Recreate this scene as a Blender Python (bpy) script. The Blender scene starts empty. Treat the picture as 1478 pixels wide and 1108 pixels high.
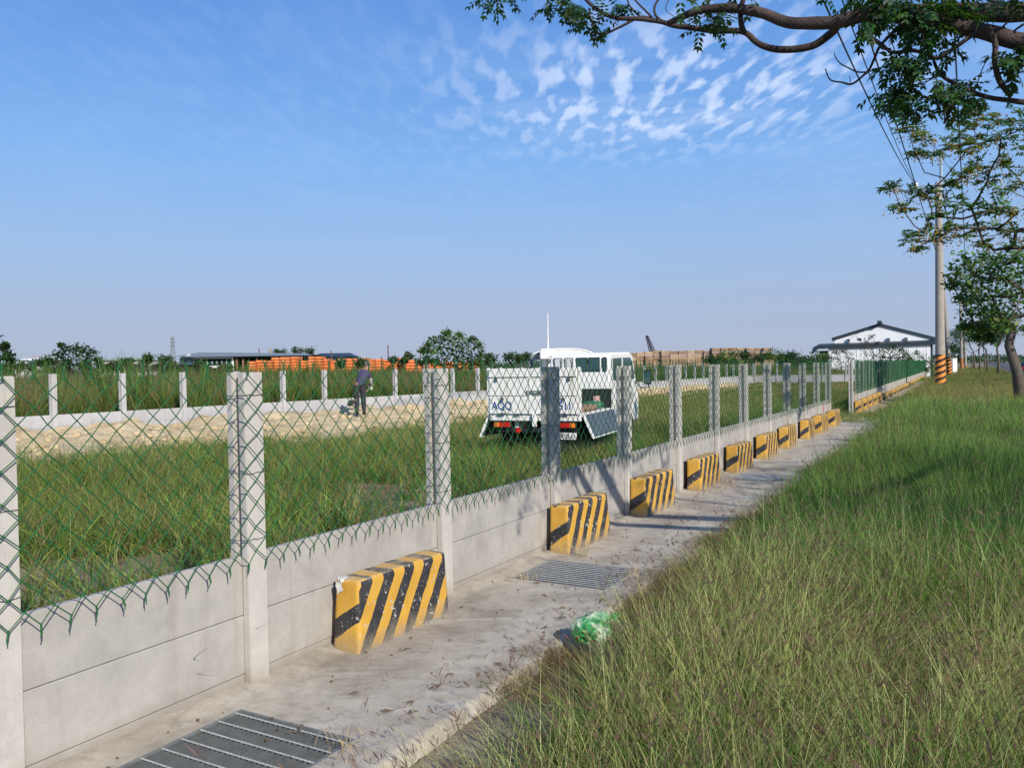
import bpy, bmesh, math, random
import numpy as np
from mathutils import Vector, Matrix, noise
S = bpy.context.scene
COL = S.collection
rnd = random.Random(7)
rng = np.random.default_rng(11)
# ------------------------------------------------------------------ camera, world, sun
FPX, CX, CY = 1195.0, 739.0, 554.0
PITCH, ROLL, EYE = math.radians(1.15), math.radians(0.86), 1.65
TH = math.radians(29.3)
D = Vector((math.sin(TH), math.cos(TH), 0)); N = Vector((math.cos(TH), -math.sin(TH), 0))
FW = Vector((0, math.cos(PITCH), -math.sin(PITCH)))
UP0 = Vector((0, math.sin(PITCH), math.cos(PITCH))); R0 = Vector((1, 0, 0))
RT = R0*math.cos(ROLL) - UP0*math.sin(ROLL); UPV = UP0*math.cos(ROLL) + R0*math.sin(ROLL)
camd = bpy.data.cameras.new('camera'); cam = bpy.data.objects.new('camera', camd); COL.objects.link(cam)
camd.sensor_width = 36; camd.sensor_fit = 'HORIZONTAL'; camd.lens = FPX/1478*36; camd.clip_start = 0.05; camd.clip_end = 6000
M = Matrix((RT, UPV, -FW)).transposed().to_4x4(); M.translation = (0, 0, EYE); cam.matrix_world = M
S.camera = cam
SUN_DIR = Vector((0.50, -0.87, 0.60)).normalized()      # towards the sun: behind the camera, a little right
W = bpy.data.worlds.new('World'); S.world = W; W.use_nodes = True
nt = W.node_tree; nt.nodes.clear()
def nd(nt, t, **k):
    n = nt.nodes.new(t)
    for a, b in k.items():
        if a == 'inp':
            for q, v in b.items(): n.inputs[q].default_value = v
        else: setattr(n, a, b)
    return n
L = nt.links.new
out = nd(nt, 'ShaderNodeOutputWorld'); bg = nd(nt, 'ShaderNodeBackground')
sky = nd(nt, 'ShaderNodeTexSky', sky_type='NISHITA', sun_disc=False)
sky.sun_elevation = math.asin(SUN_DIR.z); sky.sun_rotation = math.atan2(SUN_DIR.x, SUN_DIR.y)
sky.air_density = 1.0; sky.dust_density = 0.6; sky.ozone_density = 2.0; sky.altitude = 0
bg.inputs['Strength'].default_value = 0.10
tc = nd(nt, 'ShaderNodeTexCoord'); sx = nd(nt, 'ShaderNodeSeparateXYZ'); L(tc.outputs['Generated'], sx.inputs[0])
def mth(nt, op, a, b=None, c=None, clamp=False):
    n = nt.nodes.new('ShaderNodeMath'); n.operation = op; n.use_clamp = clamp
    for i, v in enumerate((a, b, c)):
        if v is None: continue
        if isinstance(v, (int, float)): n.inputs[i].default_value = v
        else: nt.links.new(v, n.inputs[i])
    return n.outputs[0]
def mixc(nt, f, a, b, mode='MIX'):
    n = nt.nodes.new('ShaderNodeMix'); n.data_type = 'RGBA'; n.blend_type = mode
    for i, v in ((0, f), (6, a), (7, b)):
        if isinstance(v, (int, float)): n.inputs[i].default_value = v
        elif isinstance(v, (tuple, list)): n.inputs[i].default_value = (*v[:3], 1)
        else: nt.links.new(v, n.inputs[i])
    return n.outputs[2]
def ramp(nt, f, stops):
    n = nt.nodes.new('ShaderNodeValToRGB'); e = n.color_ramp.elements
    while len(e) < len(stops): e.new(0.5)
    for q, (p, c) in zip(e, stops):
        q.position = p; q.color = (c, c, c, 1) if isinstance(c, (int, float)) else (*c[:3], 1)
    nt.links.new(f, n.inputs[0]); return n.outputs[0]
# lower air: lilac-grey band that thins with elevation (the same all the way round)
hz = ramp(nt, mth(nt, 'MAXIMUM', sx.outputs[2], 0.0), [(0.0, 0.98), (0.05, 0.97), (0.16, 0.94), (0.34, 0.88), (0.7, 0.7)])
band = ramp(nt, mth(nt, 'MAXIMUM', sx.outputs[2], 0.0), [(0.0, (2.95, 3.35, 4.35)), (0.07, (2.65, 3.35, 4.75)), (0.14, (2.25, 3.45, 5.5)), (0.24, (1.5, 3.1, 6.0)), (0.42, (0.62, 1.95, 5.2)), (0.7, (0.35, 1.2, 4.2))])
c1 = mixc(nt, hz, sky.outputs[0], band)
# thin high cloud on a plane overhead
zc = mth(nt, 'MAXIMUM', sx.outputs[2], 0.03)
px = mth(nt, 'DIVIDE', sx.outputs[0], zc); py = mth(nt, 'DIVIDE', sx.outputs[1], zc)
cv = nd(nt, 'ShaderNodeCombineXYZ'); L(px, cv.inputs[0]); L(py, cv.inputs[1])
mp = nd(nt, 'ShaderNodeMapping'); mp.inputs['Rotation'].default_value = (0, 0, math.radians(14)); mp.inputs['Scale'].default_value = (6.6, 2.1, 1)
L(cv.outputs[0], mp.inputs[0])
n1 = nd(nt, 'ShaderNodeTexNoise', inp={'Scale': 2.2, 'Detail': 3.0, 'Roughness': 0.45, 'Distortion': 0.1}); L(mp.outputs[0], n1.inputs[0])
n2 = nd(nt, 'ShaderNodeTexNoise', inp={'Scale': 0.42, 'Detail': 2.0}); L(cv.outputs[0], n2.inputs[0])
n3 = nd(nt, 'ShaderNodeTexNoise', inp={'Scale': 0.8, 'Detail': 8.0, 'Roughness': 0.65, 'Distortion': 0.8}); L(cv.outputs[0], n3.inputs[0])
# the cloud bank lies round one spot on the cloud sheet
vd = nd(nt, 'ShaderNodeVectorMath', operation='DISTANCE'); L(cv.outputs[0], vd.inputs[0]); vd.inputs[1].default_value = (0.62, 3.10, 0)
bank = ramp(nt, mth(nt, 'DIVIDE', vd.outputs['Value'], 3.0), [(0.0, 1.0), (0.13, 0.92), (0.25, 0.36), (0.38, 0.07), (1.0, 0.015)])
puff = ramp(nt, n1.outputs[0], [(0.47, 0.0), (0.62, 1.0)])
wisp = ramp(nt, n3.outputs[0], [(0.46, 0.0), (0.80, 1.0)])
a1 = mth(nt, 'MULTIPLY', puff, bank); a2 = mth(nt, 'MULTIPLY', wisp, mth(nt, 'ADD', mth(nt, 'MULTIPLY', bank, 0.45), 0.05))
ca = mth(nt, 'ADD', mth(nt, 'MULTIPLY', a1, 0.66), a2, clamp=True)
fade = ramp(nt, sx.outputs[2], [(0.05, 0.0), (0.17, 1.0)])
c2 = mixc(nt, mth(nt, 'MULTIPLY', ca, fade), c1, (5.2, 6.0, 7.6))
L(c2, bg.inputs['Color']); L(bg.outputs[0], out.inputs[0])
sund = bpy.data.lights.new('sun', 'SUN'); sun = bpy.data.objects.new('sun', sund); COL.objects.link(sun)
sund.energy = 3.25; sund.angle = math.radians(0.5); sund.color = (1, 0.93, 0.82)
sun.rotation_euler = SUN_DIR.to_track_quat('Z', 'Y').to_euler()
S.view_settings.view_transform = 'Standard'; S.view_settings.look = 'None'; S.view_settings.gamma = 1
S.view_settings.exposure = 0.55; S.view_settings.use_curve_mapping = False
S.render.engine = 'CYCLES'; S.cycles.max_bounces = 6; S.cycles.transparent_max_bounces = 8
S.cycles.use_denoising = True

# ------------------------------------------------------------------ helpers
def fp(t, u, z=0.0): return D*t + N*u + Vector((0, 0, z))
def ray(x, y): return FW + RT*((x-CX)/FPX) - UPV*((y-CY)/FPX)
def at(x, y, Y):
    d = ray(x, y); return Vector((0, 0, EYE)) + d*(Y/d.y)
def gnd(x, y, z=0.0):
    d = ray(x, y); return Vector((0, 0, EYE)) + d*((z-EYE)/d.z)
def tag(o, label=None, cat=None, group=None, kind=None):
    if label: o['label'] = label
    if cat: o['category'] = cat
    if group: o['group'] = group
    if kind: o['kind'] = kind
    return o
def empty(name, loc=(0, 0, 0), rz=0.0, label=None, cat=None, group=None):
    o = bpy.data.objects.new(name, None); COL.objects.link(o); o.location = loc; o.rotation_euler = (0, 0, rz)
    o.empty_display_size = 0.1
    return tag(o, label, cat, group)
def link(name, me, m=None, parent=None, loc=None, rot=None):
    o = bpy.data.objects.new(name, me); COL.objects.link(o)
    if m is not None and not me.materials:
        for q in (m if isinstance(m, (list, tuple)) else [m]): me.materials.append(q)
    if parent: o.parent = parent
    if loc is not None: o.location = loc
    if rot is not None: o.rotation_euler = rot
    return o
def copy_tree(o, parent=None, deep=True):
    c = o.copy(); COL.objects.link(c); c.parent = parent
    for ch in list(o.children): copy_tree(ch, c)
    return c
class MB:
    def __init__(s): s.v = []; s.f = []; s.mi = []
    def add(s, v, f, m=0):
        b = len(s.v); s.v += [tuple(q) for q in v]; s.f += [tuple(i+b for i in q) for q in f]; s.mi += [m]*len(f); return s
    def box(s, x0, x1, y0, y1, z0, z1, m=0, mat=None):
        v = [Vector(p) for p in ((x0,y0,z0),(x1,y0,z0),(x1,y1,z0),(x0,y1,z0),(x0,y0,z1),(x1,y0,z1),(x1,y1,z1),(x0,y1,z1))]
        if mat: v = [mat @ p for p in v]
        return s.add(v, [(0,3,2,1),(4,5,6,7),(0,1,5,4),(1,2,6,5),(2,3,7,6),(3,0,4,7)], m)
    def tube(s, pts, rad, n=6, m=0, cap=True):
        pts = [Vector(p) for p in pts]; k = len(pts)
        if not isinstance(rad, (list, tuple)): rad = [rad]*k
        ref = None; rings = []
        for i, p in enumerate(pts):
            t = (pts[min(i+1, k-1)] - pts[max(i-1, 0)])
            if t.length < 1e-9: t = Vector((0, 0, 1))
            t.normalize()
            if ref is None: ref = Vector((0, 0, 1)) if abs(t.z) < 0.9 else Vector((1, 0, 0))
            a = (ref - t*ref.dot(t))
            if a.length < 1e-4: a = t.orthogonal()
            a.normalize(); ref = a; b = t.cross(a)
            rings.append([p + (a*math.cos(6.28318*j/n) + b*math.sin(6.28318*j/n))*rad[i] for j in range(n)])
        base = len(s.v)
        for r in rings: s.v += [tuple(q) for q in r]
        for i in range(k-1):
            for j in range(n):
                a = base+i*n+j; b = base+i*n+(j+1) % n
                s.f.append((a, b, b+n, a+n)); s.mi.append(m)
        if cap:
            s.f.append(tuple(base+j for j in range(n))[::-1]); s.mi.append(m)
            s.f.append(tuple(base+(k-1)*n+j for j in range(n))); s.mi.append(m)
        return s
    def prism(s, poly, x0, x1, m=0):   # poly in (y,z), extruded along x
        k = len(poly); v = [(x0, y, z) for y, z in poly] + [(x1, y, z) for y, z in poly]
        f = [tuple(range(k)), tuple(range(k, 2*k))[::-1]] + [(i, i+k, (i+1) % k+k, (i+1) % k) for i in range(k)]
        return s.add(v, f, m)
    def mesh(s, name, smooth=False, bevel=0.0, seg=2):
        me = bpy.data.meshes.new(name); me.from_pydata(s.v, [], s.f)
        me.polygons.foreach_set('material_index', s.mi)
        bm = bmesh.new(); bm.from_mesh(me)
        bmesh.ops.recalc_face_normals(bm, faces=bm.faces)
        if bevel:
            bmesh.ops.remove_doubles(bm, verts=bm.verts, dist=1e-5)
            bmesh.ops.bevel(bm, geom=list(bm.edges), offset=bevel, segments=seg, affect='EDGES', clamp_overlap=True)
        bm.to_mesh(me); bm.free()
        if smooth: me.polygons.foreach_set('use_smooth', [True]*len(me.polygons))
        me.update(); return me
    def obj(s, name, m, parent=None, smooth=False, bevel=0.0, loc=None, rot=None, seg=2):
        return link(name, s.mesh(name, smooth, bevel, seg), m, parent, loc, rot)
def np_mesh(name, V, F, cols=None, smooth=False):
    me = bpy.data.meshes.new(name); V = np.asarray(V, dtype=np.float32); F = np.asarray(F, dtype=np.int32)
    k = F.shape[1]; me.vertices.add(len(V)); me.vertices.foreach_set('co', V.ravel())
    me.loops.add(F.size); me.loops.foreach_set('vertex_index', F.ravel())
    me.polygons.add(len(F)); me.polygons.foreach_set('loop_start', np.arange(0, F.size, k, dtype=np.int32))
    me.polygons.foreach_set('loop_total', np.full(len(F), k, dtype=np.int32))
    if smooth: me.polygons.foreach_set('use_smooth', np.ones(len(F), dtype=bool))
    me.update(calc_edges=True)
    if cols is not None:
        a = me.color_attributes.new('col', 'FLOAT_COLOR', 'POINT'); c = np.ones((len(V), 4), dtype=np.float32); c[:, :3] = cols
        a.data.foreach_set('color', c.ravel())
    return me
def fbm(x, y, s=1.0, o=3, seed=0.0):
    return noise.fractal(Vector((x*s+seed, y*s-seed, seed)), 1.0, 2.0, o)

# ------------------------------------------------------------------ materials
def newmat(name):
    m = bpy.data.materials.new(name); m.use_nodes = True; nt = m.node_tree
    b = nt.nodes['Principled BSDF']; return m, nt, b
def coord(nt, which='pos'):
    if which == 'pos': return nt.nodes.new('ShaderNodeNewGeometry').outputs['Position']
    return nt.nodes.new('ShaderNodeTexCoord').outputs['Object']
def noi(nt, c, scale, detail=4, rough=0.55, dist=0.0, out='Fac'):
    n = nd(nt, 'ShaderNodeTexNoise', inp={'Scale': scale, 'Detail': detail, 'Roughness': rough, 'Distortion': dist}); nt.links.new(c, n.inputs['Vector']); return n.outputs[out]
def smap(nt, c, sc, rot=(0, 0, 0), loc=(0, 0, 0)):
    n = nt.nodes.new('ShaderNodeMapping'); n.inputs['Scale'].default_value = sc; n.inputs['Rotation'].default_value = rot; n.inputs['Location'].default_value = loc
    nt.links.new(c, n.inputs[0]); return n.outputs[0]
def bump(nt, b, h, strength=0.3, dist=0.01):
    n = nd(nt, 'ShaderNodeBump', inp={'Strength': strength, 'Distance': dist}); nt.links.new(h, n.inputs['Height']); nt.links.new(n.outputs[0], b.inputs['Normal'])
def simple(name, col, rough=0.6, metal=0.0, var=0.12, scale=6.0, bmp=0.0, spec=0.5, emit=None, coords='pos'):
    m, nt, b = newmat(name); c = coord(nt, coords)
    f = noi(nt, c, scale, 5)
    d = tuple(x*(1-var) for x in col); e = tuple(min(1, x*(1+var)) for x in col)
    nt.links.new(ramp(nt, f, [(0.3, d), (0.7, e)]), b.inputs['Base Color'])
    b.inputs['Roughness'].default_value = rough; b.inputs['Metallic'].default_value = metal
    b.inputs['Specular IOR Level'].default_value = spec
    if bmp: bump(nt, b, noi(nt, c, scale*8, 4), bmp, 0.01)
    return m
def concrete(name, a, c2, stain=0.35, streak=True, fine=1.0, rnd_amt=0.10, joint=False):
    m, nt, b = newmat(name); c = coord(nt)
    f1 = noi(nt, c, 2.3, 6, 0.6); f2 = noi(nt, smap(nt, c, (5, 5, 0.6)), 1.6, 4, 0.6); f3 = noi(nt, c, 140, 3, 0.7); f4 = noi(nt, c, 9, 5, 0.6, 0.6)
    base = ramp(nt, f1, [(0.30, a), (0.68, c2)])
    st = ramp(nt, f2, [(0.50, 0.0), (0.76, 1.0)]); base = mixc(nt, mth(nt, 'MULTIPLY', st, stain if streak else 0.0), base, tuple(x*0.62 for x in a))
    bl = ramp(nt, f4, [(0.42, 0.0), (0.72, 1.0)]); base = mixc(nt, mth(nt, 'MULTIPLY', bl, 0.35), base, tuple(min(1, x*1.25) for x in c2)); rs = ramp(nt, noi(nt, smap(nt, c, (14, 14, 0.5)), 1.0, 3), [(0.60, 0.0), (0.72, 1.0)]); base = mixc(nt, mth(nt, 'MULTIPLY', rs, 0.30), base, (0.33, 0.24, 0.16))
    oi = nt.nodes.new('ShaderNodeObjectInfo')
    base = mixc(nt, 1.0, base, ramp(nt, oi.outputs['Random'], [(0, 1-rnd_amt), (1, 1.0)]), 'MULTIPLY')
    sp = ramp(nt, f3, [(0.30, 0.72), (0.46, 1.0), (0.7, 1.06)]); base = mixc(nt, 0.55, base, mixc(nt, 1.0, base, sp, 'MULTIPLY'))
    sz = nt.nodes.new('ShaderNodeSeparateXYZ'); nt.links.new(c, sz.inputs[0]); sp2 = ramp(nt, mth(nt, 'ADD', sz.outputs[2], mth(nt, 'MULTIPLY', noi(nt, c, 7, 5), 0.22)), [(0.08, 0.65), (0.22, 0.0)]); base = mixc(nt, sp2, base, (0.25, 0.20, 0.14))
    # pores
    vo = nd(nt, 'ShaderNodeTexVoronoi', inp={'Scale': 26.0}); nt.links.new(c, vo.inputs['Vector'])
    po = ramp(nt, vo.outputs['Distance'], [(0.035, 1.0), (0.07, 0.0)]); pk = ramp(nt, noi(nt, c, 6, 2), [(0.55, 0.0), (0.6, 1.0)])
    pm = mth(nt, 'MULTIPLY', po, pk); base = mixc(nt, mth(nt, 'MULTIPLY', pm, 0.7), base, tuple(x*0.35 for x in a))
    nt.links.new(base, b.inputs['Base Color']); b.inputs['Roughness'].default_value = 0.88; b.inputs['Specular IOR Level'].default_value = 0.25
    h = mth(nt, 'ADD', mth(nt, 'MULTIPLY', f3, 0.25*fine), mth(nt, 'SUBTRACT', mth(nt, 'MULTIPLY', f4, 0.6), mth(nt, 'MULTIPLY', pm, 0.8)))
    bump(nt, b, h, 0.35, 0.006); return m
def leafmat(name, trans=0.35, inst=False, rough=0.5):
    m, nt, b = newmat(name)
    a = nd(nt, 'ShaderNodeAttribute', attribute_name='col'); c = a.outputs['Color']
    if inst:
        t = nd(nt, 'ShaderNodeAttribute', attribute_name='tint', attribute_type='INSTANCER'); c = mixc(nt, 1.0, c, t.outputs['Color'], 'MULTIPLY')
    nt.links.new(c, b.inputs['Base Color']); b.inputs['Roughness'].default_value = rough; b.inputs['Specular IOR Level'].default_value = 0.3
    tr = nt.nodes.new('ShaderNodeBsdfTranslucent'); nt.links.new(mixc(nt, 1.0, c, (1.25, 1.3, 0.6), 'MULTIPLY'), tr.inputs[0])
    mx = nt.nodes.new('ShaderNodeMixShader'); mx.inputs[0].default_value = trans
    nt.links.new(b.outputs[0], mx.inputs[1]); nt.links.new(tr.outputs[0], mx.inputs[2])
    nt.links.new(mx.outputs[0], nt.nodes['Material Output'].inputs[0]); return m
def glassy(name, col=(0.03, 0.05, 0.055), rough=0.08):
    m, nt, b = newmat(name); b.inputs['Base Color'].default_value = (*col, 1); b.inputs['Roughness'].default_value = rough; b.inputs['Specular IOR Level'].default_value = 0.7; return m

M_post = concrete('post_concrete', (0.47, 0.44, 0.395), (0.56, 0.53, 0.48), 0.30)
M_panel = concrete('panel_concrete', (0.345, 0.325, 0.295), (0.45, 0.425, 0.385), 0.28)
M_far = concrete('far_wall_concrete', (0.44, 0.43, 0.43), (0.53, 0.52, 0.52), 0.22)
M_wire = simple('green_pvc_wire', (0.005, 0.098, 0.022), 0.6, 0, 0.18, 30)
M_tie = simple('tie_wire', (0.12, 0.12, 0.12), 0.5, 0.8)
M_steel = simple('galvanised_steel', (0.20, 0.215, 0.215), 0.6, 0.2, 0.18, 14, 0.15)
M_rust = simple('rusty_bar', (0.22, 0.20, 0.18), 0.7, 0.3)
M_bark = simple('bark', (0.060, 0.042, 0.036), 0.9, 0, 0.45, 9, 0.9)
M_barkpale = simple('pale_bark', (0.115, 0.095, 0.075), 0.9, 0, 0.35, 7, 0.9)
M_leaf = leafmat('leaves', 0.32)
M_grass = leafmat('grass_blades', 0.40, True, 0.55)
M_white = simple('white_paint', (0.86, 0.845, 0.79), 0.35, 0, 0.03, 5)
M_whitewall = simple('white_sheet_wall', (0.88, 0.88, 0.87), 0.5, 0, 0.02, 2)
M_black = simple('black_rubber', (0.018, 0.018, 0.02), 0.7)
M_dark = simple('dark_grey_paint', (0.085, 0.105, 0.125), 0.45, 0, 0.15)
M_under = simple('chassis_black', (0.012, 0.012, 0.014), 0.8)
M_glass = glassy('dark_glass', (0.03, 0.075, 0.085))
M_red = simple('red_lens', (0.62, 0.012, 0.012), 0.2); M_orange = simple('orange_lens', (0.85, 0.22, 0.02), 0.2)
M_blue = simple('blue_lettering', (0.02, 0.06, 0.28), 0.5)
M_slate = simple('slate_grey_roof', (0.030, 0.045, 0.055), 0.5, 0, 0.08, 1)
M_greyroof = simple('grey_green_roof', (0.22, 0.25, 0.24), 0.6, 0, 0.1, 0.3)
M_crate = simple('orange_crates', (0.74, 0.225, 0.065), 0.6, 0, 0.30, 0.8)
M_wood = simple('stacked_timber', (0.36, 0.24, 0.15), 0.8, 0, 0.3, 1.2)
M_pole = concrete('pole_concrete', (0.30, 0.27, 0.23), (0.40, 0.36, 0.31), 0.3)
M_tan = simple('straw', (0.42, 0.32, 0.17), 0.8, 0, 0.3)
M_twig = simple('dry_twig', (0.13, 0.085, 0.05), 0.85, 0, 0.3)
M_skin = simple('skin', (0.30, 0.17, 0.11), 0.6)

# ------------------------------------------------------------------ ground
def ground_mat():
    m, nt, b = newmat('field_soil'); c = coord(nt)
    f1 = noi(nt, c, 0.35, 6, 0.6); f2 = noi(nt, c, 3.5, 8, 0.65); f3 = noi(nt, c, 45, 4, 0.7)
    soil = ramp(nt, f2, [(0.32, (0.19, 0.155, 0.105)), (0.62, (0.40, 0.34, 0.235))])
    gr = ramp(nt, f2, [(0.3, (0.045, 0.065, 0.02)), (0.7, (0.10, 0.115, 0.045))])
    col = mixc(nt, ramp(nt, f1, [(0.42, 0.05), (0.66, 0.55)]), soil, gr)
    nt.links.new(mixc(nt, 0.6, col, mixc(nt, 1.0, col, ramp(nt, f3, [(0.3, 0.55), (0.7, 1.3)]), 'MULTIPLY')), b.inputs['Base Color'])
    b.inputs['Roughness'].default_value = 0.95; b.inputs['Specular IOR Level'].default_value = 0.1
    bump(nt, b, mth(nt, 'ADD', f2, mth(nt, 'MULTIPLY', f3, 0.3)), 0.8, 0.05); return m
M_soil = ground_mat()
def grid_sheet(name, t0, t1, u0, u1, nt_, nu, zf, mat, kind='structure', uneven=1.0):
    V = []; F = []
    for i in range(nt_+1):
        for j in range(nu+1):
            t = t0 + (t1-t0)*(i/nt_)**uneven; u = u0+(u1-u0)*j/nu
            V.append(fp(t, u, zf(t, u)))
    for i in range(nt_):
        for j in range(nu):
            a = i*(nu+1)+j; F.append((a, a+1, a+nu+2, a+nu+1))
    o = link(name, np_mesh(name, [tuple(v) for v in V], F, smooth=True), mat); o['kind'] = kind; return o
# one ground sheet to the horizon, finer near the camera
def gz(x, y):
    r = math.hypot(x, y); return -0.072 + 0.03*fbm(x, y, 0.8, 4, 3.1)*min(1, 40/max(r, 1))
ax = sorted(set([-2500, -1200, -600, -300, -150, -80] + [round(-50+i*0.5, 2) for i in range(220)] + [62, 80, 110, 160, 300, 600, 1200, 2500]))
ay = sorted(set([-600, -200, -60, -20] + [round(-10+i*0.5, 2) for i in range(160)] + [72, 78, 86, 96, 110, 140, 200, 300, 600, 1200, 2500]))
V = [(x, y, gz(x, y)) for y in ay for x in ax]; nx = len(ax)
F = [(j*nx+i, j*nx+i+1, (j+1)*nx+i+1, (j+1)*nx+i) for j in range(len(ay)-1) for i in range(nx-1)]
g = link('ground', np_mesh('ground', V, F, smooth=True), M_soil); g['kind'] = 'structure'

# concrete walkway slab with a ragged mortar lip on the wall side and an uneven outer edge
def walk_mat():
    m, nt, b = newmat('walkway_concrete'); c = coord(nt)
    f1 = noi(nt, c, 1.5, 7, 0.62, 0.5); f2 = noi(nt, smap(nt, c, (1.2, 4.5, 1), (0, 0, -TH)), 1.2, 6, 0.6, 0.8); f3 = noi(nt, c, 120, 4, 0.75); f4 = noi(nt, c, 11, 6, 0.65)
    base = ramp(nt, f1, [(0.30, (0.28, 0.24, 0.185)), (0.46, (0.41, 0.36, 0.28)), (0.64, (0.53, 0.475, 0.375))])
    base = mixc(nt, mth(nt, 'MULTIPLY', ramp(nt, f2, [(0.52, 0.0), (0.66, 1.0)]), 0.55), base, (0.58, 0.54, 0.46))
    base = mixc(nt, mth(nt, 'MULTIPLY', ramp(nt, f4, [(0.50, 0.0), (0.70, 1.0)]), 0.5), base, (0.22, 0.19, 0.145))
    sp = ramp(nt, f3, [(0.32, 0.6), (0.5, 1.0), (0.72, 1.12)]); base = mixc(nt, 0.6, base, mixc(nt, 1.0, base, sp, 'MULTIPLY'))
    nt.links.new(base, b.inputs['Base Color']); b.inputs['Roughness'].default_value = 0.92; b.inputs['Specular IOR Level'].default_value = 0.2
    bump(nt, b, mth(nt, 'ADD', mth(nt, 'MULTIPLY', f3, 0.35), mth(nt, 'ADD', f4, mth(nt, 'MULTIPLY', f2, 0.8))), 0.5, 0.012); return m
M_walk = walk_mat()
GR = [(2.02, 2.84, -3.14, -2.42), (5.62, 6.30, -3.18, -2.40), (11.9, 12.6, -3.1, -2.4)]   # drain openings (t0,t1,u0,u1)
def walkway(t0, t1, name):
    us = [-3.37, -3.30, -3.24, -3.2, -3.18, -3.14, -3.1, -3.0, -2.8, -2.6, -2.42, -2.41, -2.40, -2.3, -2.22, -2.17]
    ts = [t0 + i*0.05 for i in range(int((min(t1, 13)-t0)/0.05)+1)]
    if t1 > 13: ts += [13.2+i*0.25 for i in range(int((t1-13.2)/0.25))]
    ts = sorted(set([round(q, 3) for q in ts] + [q for G in GR for q in G[:2] if t0 < q < t1]))
    V = []; F = []; nu = len(us)
    for t in ts:
        for j, u in enumerate(us):
            uu = u + (0.006*fbm(t, 1, 3.0, 3, 5)+0.018*fbm(t, 3, 0.5, 2, 9) if j >= nu-2 else 0)
            z = 0.006*fbm(t, u, 2.2, 4, 1.0)
            if j == 0: z += 0.018+0.018*fbm(t, 2, 4, 3, 7)
            if j == 1: z += 0.016+0.014*fbm(t, 2, 5, 3, 17)
            if j == nu-1: z -= 0.005
            V.append(tuple(fp(t, uu, z)))
        uu = us[-1] + 0.006*fbm(t, 1, 3.0, 3, 5)+0.018*fbm(t, 3, 0.5, 2, 9); V.append(tuple(fp(t, uu+0.012, -0.14)))
    n1_ = nu+1
    for i in range(len(ts)-1):
        tm = (ts[i]+ts[i+1])/2
        for j in range(nu):
            um = (us[j]+us[j+1])/2 if j < nu-1 else 0
            if any(G[0] < tm < G[1] and G[2] < um < G[3] for G in GR): continue
            a = i*n1_+j; F.append((a, a+1, a+n1_+1, a+n1_))
    o = link(name, np_mesh(name, V, F, smooth=False), M_walk); o['kind'] = 'structure'
walkway(-1.5, 26.9, 'walkway')
V = []; F = []
for i in range(260):
    t = 26.8+i*0.28; a = Q0_ = Vector((10.92, 26.49, 0)); 
    dd = Vector((44.94-10.92, 89.77-26.49, 0)).normalized(); nn = Vector((dd.y, -dd.x, 0)); p = a+dd*(t-28.4)
    w = 0.62+0.16*fbm(t, 0, 0.6, 3, 8)
    V += [tuple(p+nn*-0.02+Vector((0, 0, 0.01))), tuple(p+nn*w*0.6+Vector((0, 0, 0.0))), tuple(p+nn*w+Vector((0, 0, -0.10)))]
    if i: b = 3*i; F += [(b-3, b-2, b+1, b), (b-2, b-1, b+2, b+1)]
M_strip = simple('tan_dirt_strip', (0.34, 0.27, 0.18), 0.95, 0, 0.3, 2.5, 0.6)
o = link('dirt_strip', np_mesh('dirt_strip', V, F, smooth=True), M_strip); o['kind'] = 'structure'
# dark drain channel under the gratings
M_pit = simple('drain_pit', (0.035, 0.035, 0.03), 0.9)
for G in GR:
    mb = MB(); z0 = -0.35
    c_ = [fp(G[0], G[2]), fp(G[1], G[2]), fp(G[1], G[3]), fp(G[0], G[3])]
    lo = [c+Vector((0, 0, z0)) for c in c_]; hi = [c+Vector((0, 0, -0.004)) for c in c_]
    mb.add(lo+hi, [(0, 1, 2, 3), (0, 4, 5, 1), (1, 5, 6, 2), (2, 6, 7, 3), (3, 7, 4, 0)])
    o = mb.obj('drain', M_pit); o['kind'] = 'structure'
# steel gratings: frame, flat bearing bars across, twisted cross rods along
M_bar = simple('dull_steel', (0.13, 0.14, 0.14), 0.6, 0.2, 0.2, 14)
M_rod = simple('worn_bright_steel', (0.40, 0.41, 0.40), 0.5, 0.2, 0.2, 20)
def grating(G, label, pitch_bar, pitch_rod, BW=0.0028):
    root = empty('steel_grating', fp((G[0]+G[1])/2, (G[2]+G[3])/2, 0), -TH, label, 'grating', 'drain gratings in the walkway')
    Lx = (G[3]-G[2])-0.012; Ly = (G[1]-G[0])-0.012       # local x = u, local y = t
    mb = MB()
    for s in (-1, 1):
        mb.box(s*Lx/2-0.006, s*Lx/2+0.006, -Ly/2+0.0062, Ly/2-0.0062, -0.035, 0.003)
        mb.box(-Lx/2-0.006, Lx/2+0.006, s*Ly/2-0.006, s*Ly/2+0.006, -0.035, 0.003)
    mb.obj('frame', M_steel, root)
    n = int((Lx-0.03)/pitch_bar); mb = MB(); mb.box(-BW, BW, -Ly/2+0.007, Ly/2-0.007, -0.018, 0.0)
    bar = mb.mesh('bar')
    for i in range(n):
        x = -Lx/2+0.02+(Lx-0.04)*i/(n-1); o = link('bar', bar, M_bar, root, (x, 0, 0))
    n2_ = max(2, int(Ly/pitch_rod)); mb = MB(); k = int(Lx/0.012)
    pts = [(-Lx/2+0.007+(Lx-0.014)*i/k, 0, 0) for i in range(k+1)]; mb.tube(pts, [0.0058 if i % 2 else 0.0042 for i in range(k+1)], 4)
    rod = mb.mesh('cross_rod')
    for i in range(n2_):
        y = -Ly/2+0.04+(Ly-0.08)*i/(n2_-1); link('cross_rod', rod, M_rod, root, (0, y, 0.0022))
    return root
grating(GR[0], 'grey steel drain grating lying nearest the camera beside the wall', 0.030, 0.10)
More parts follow.
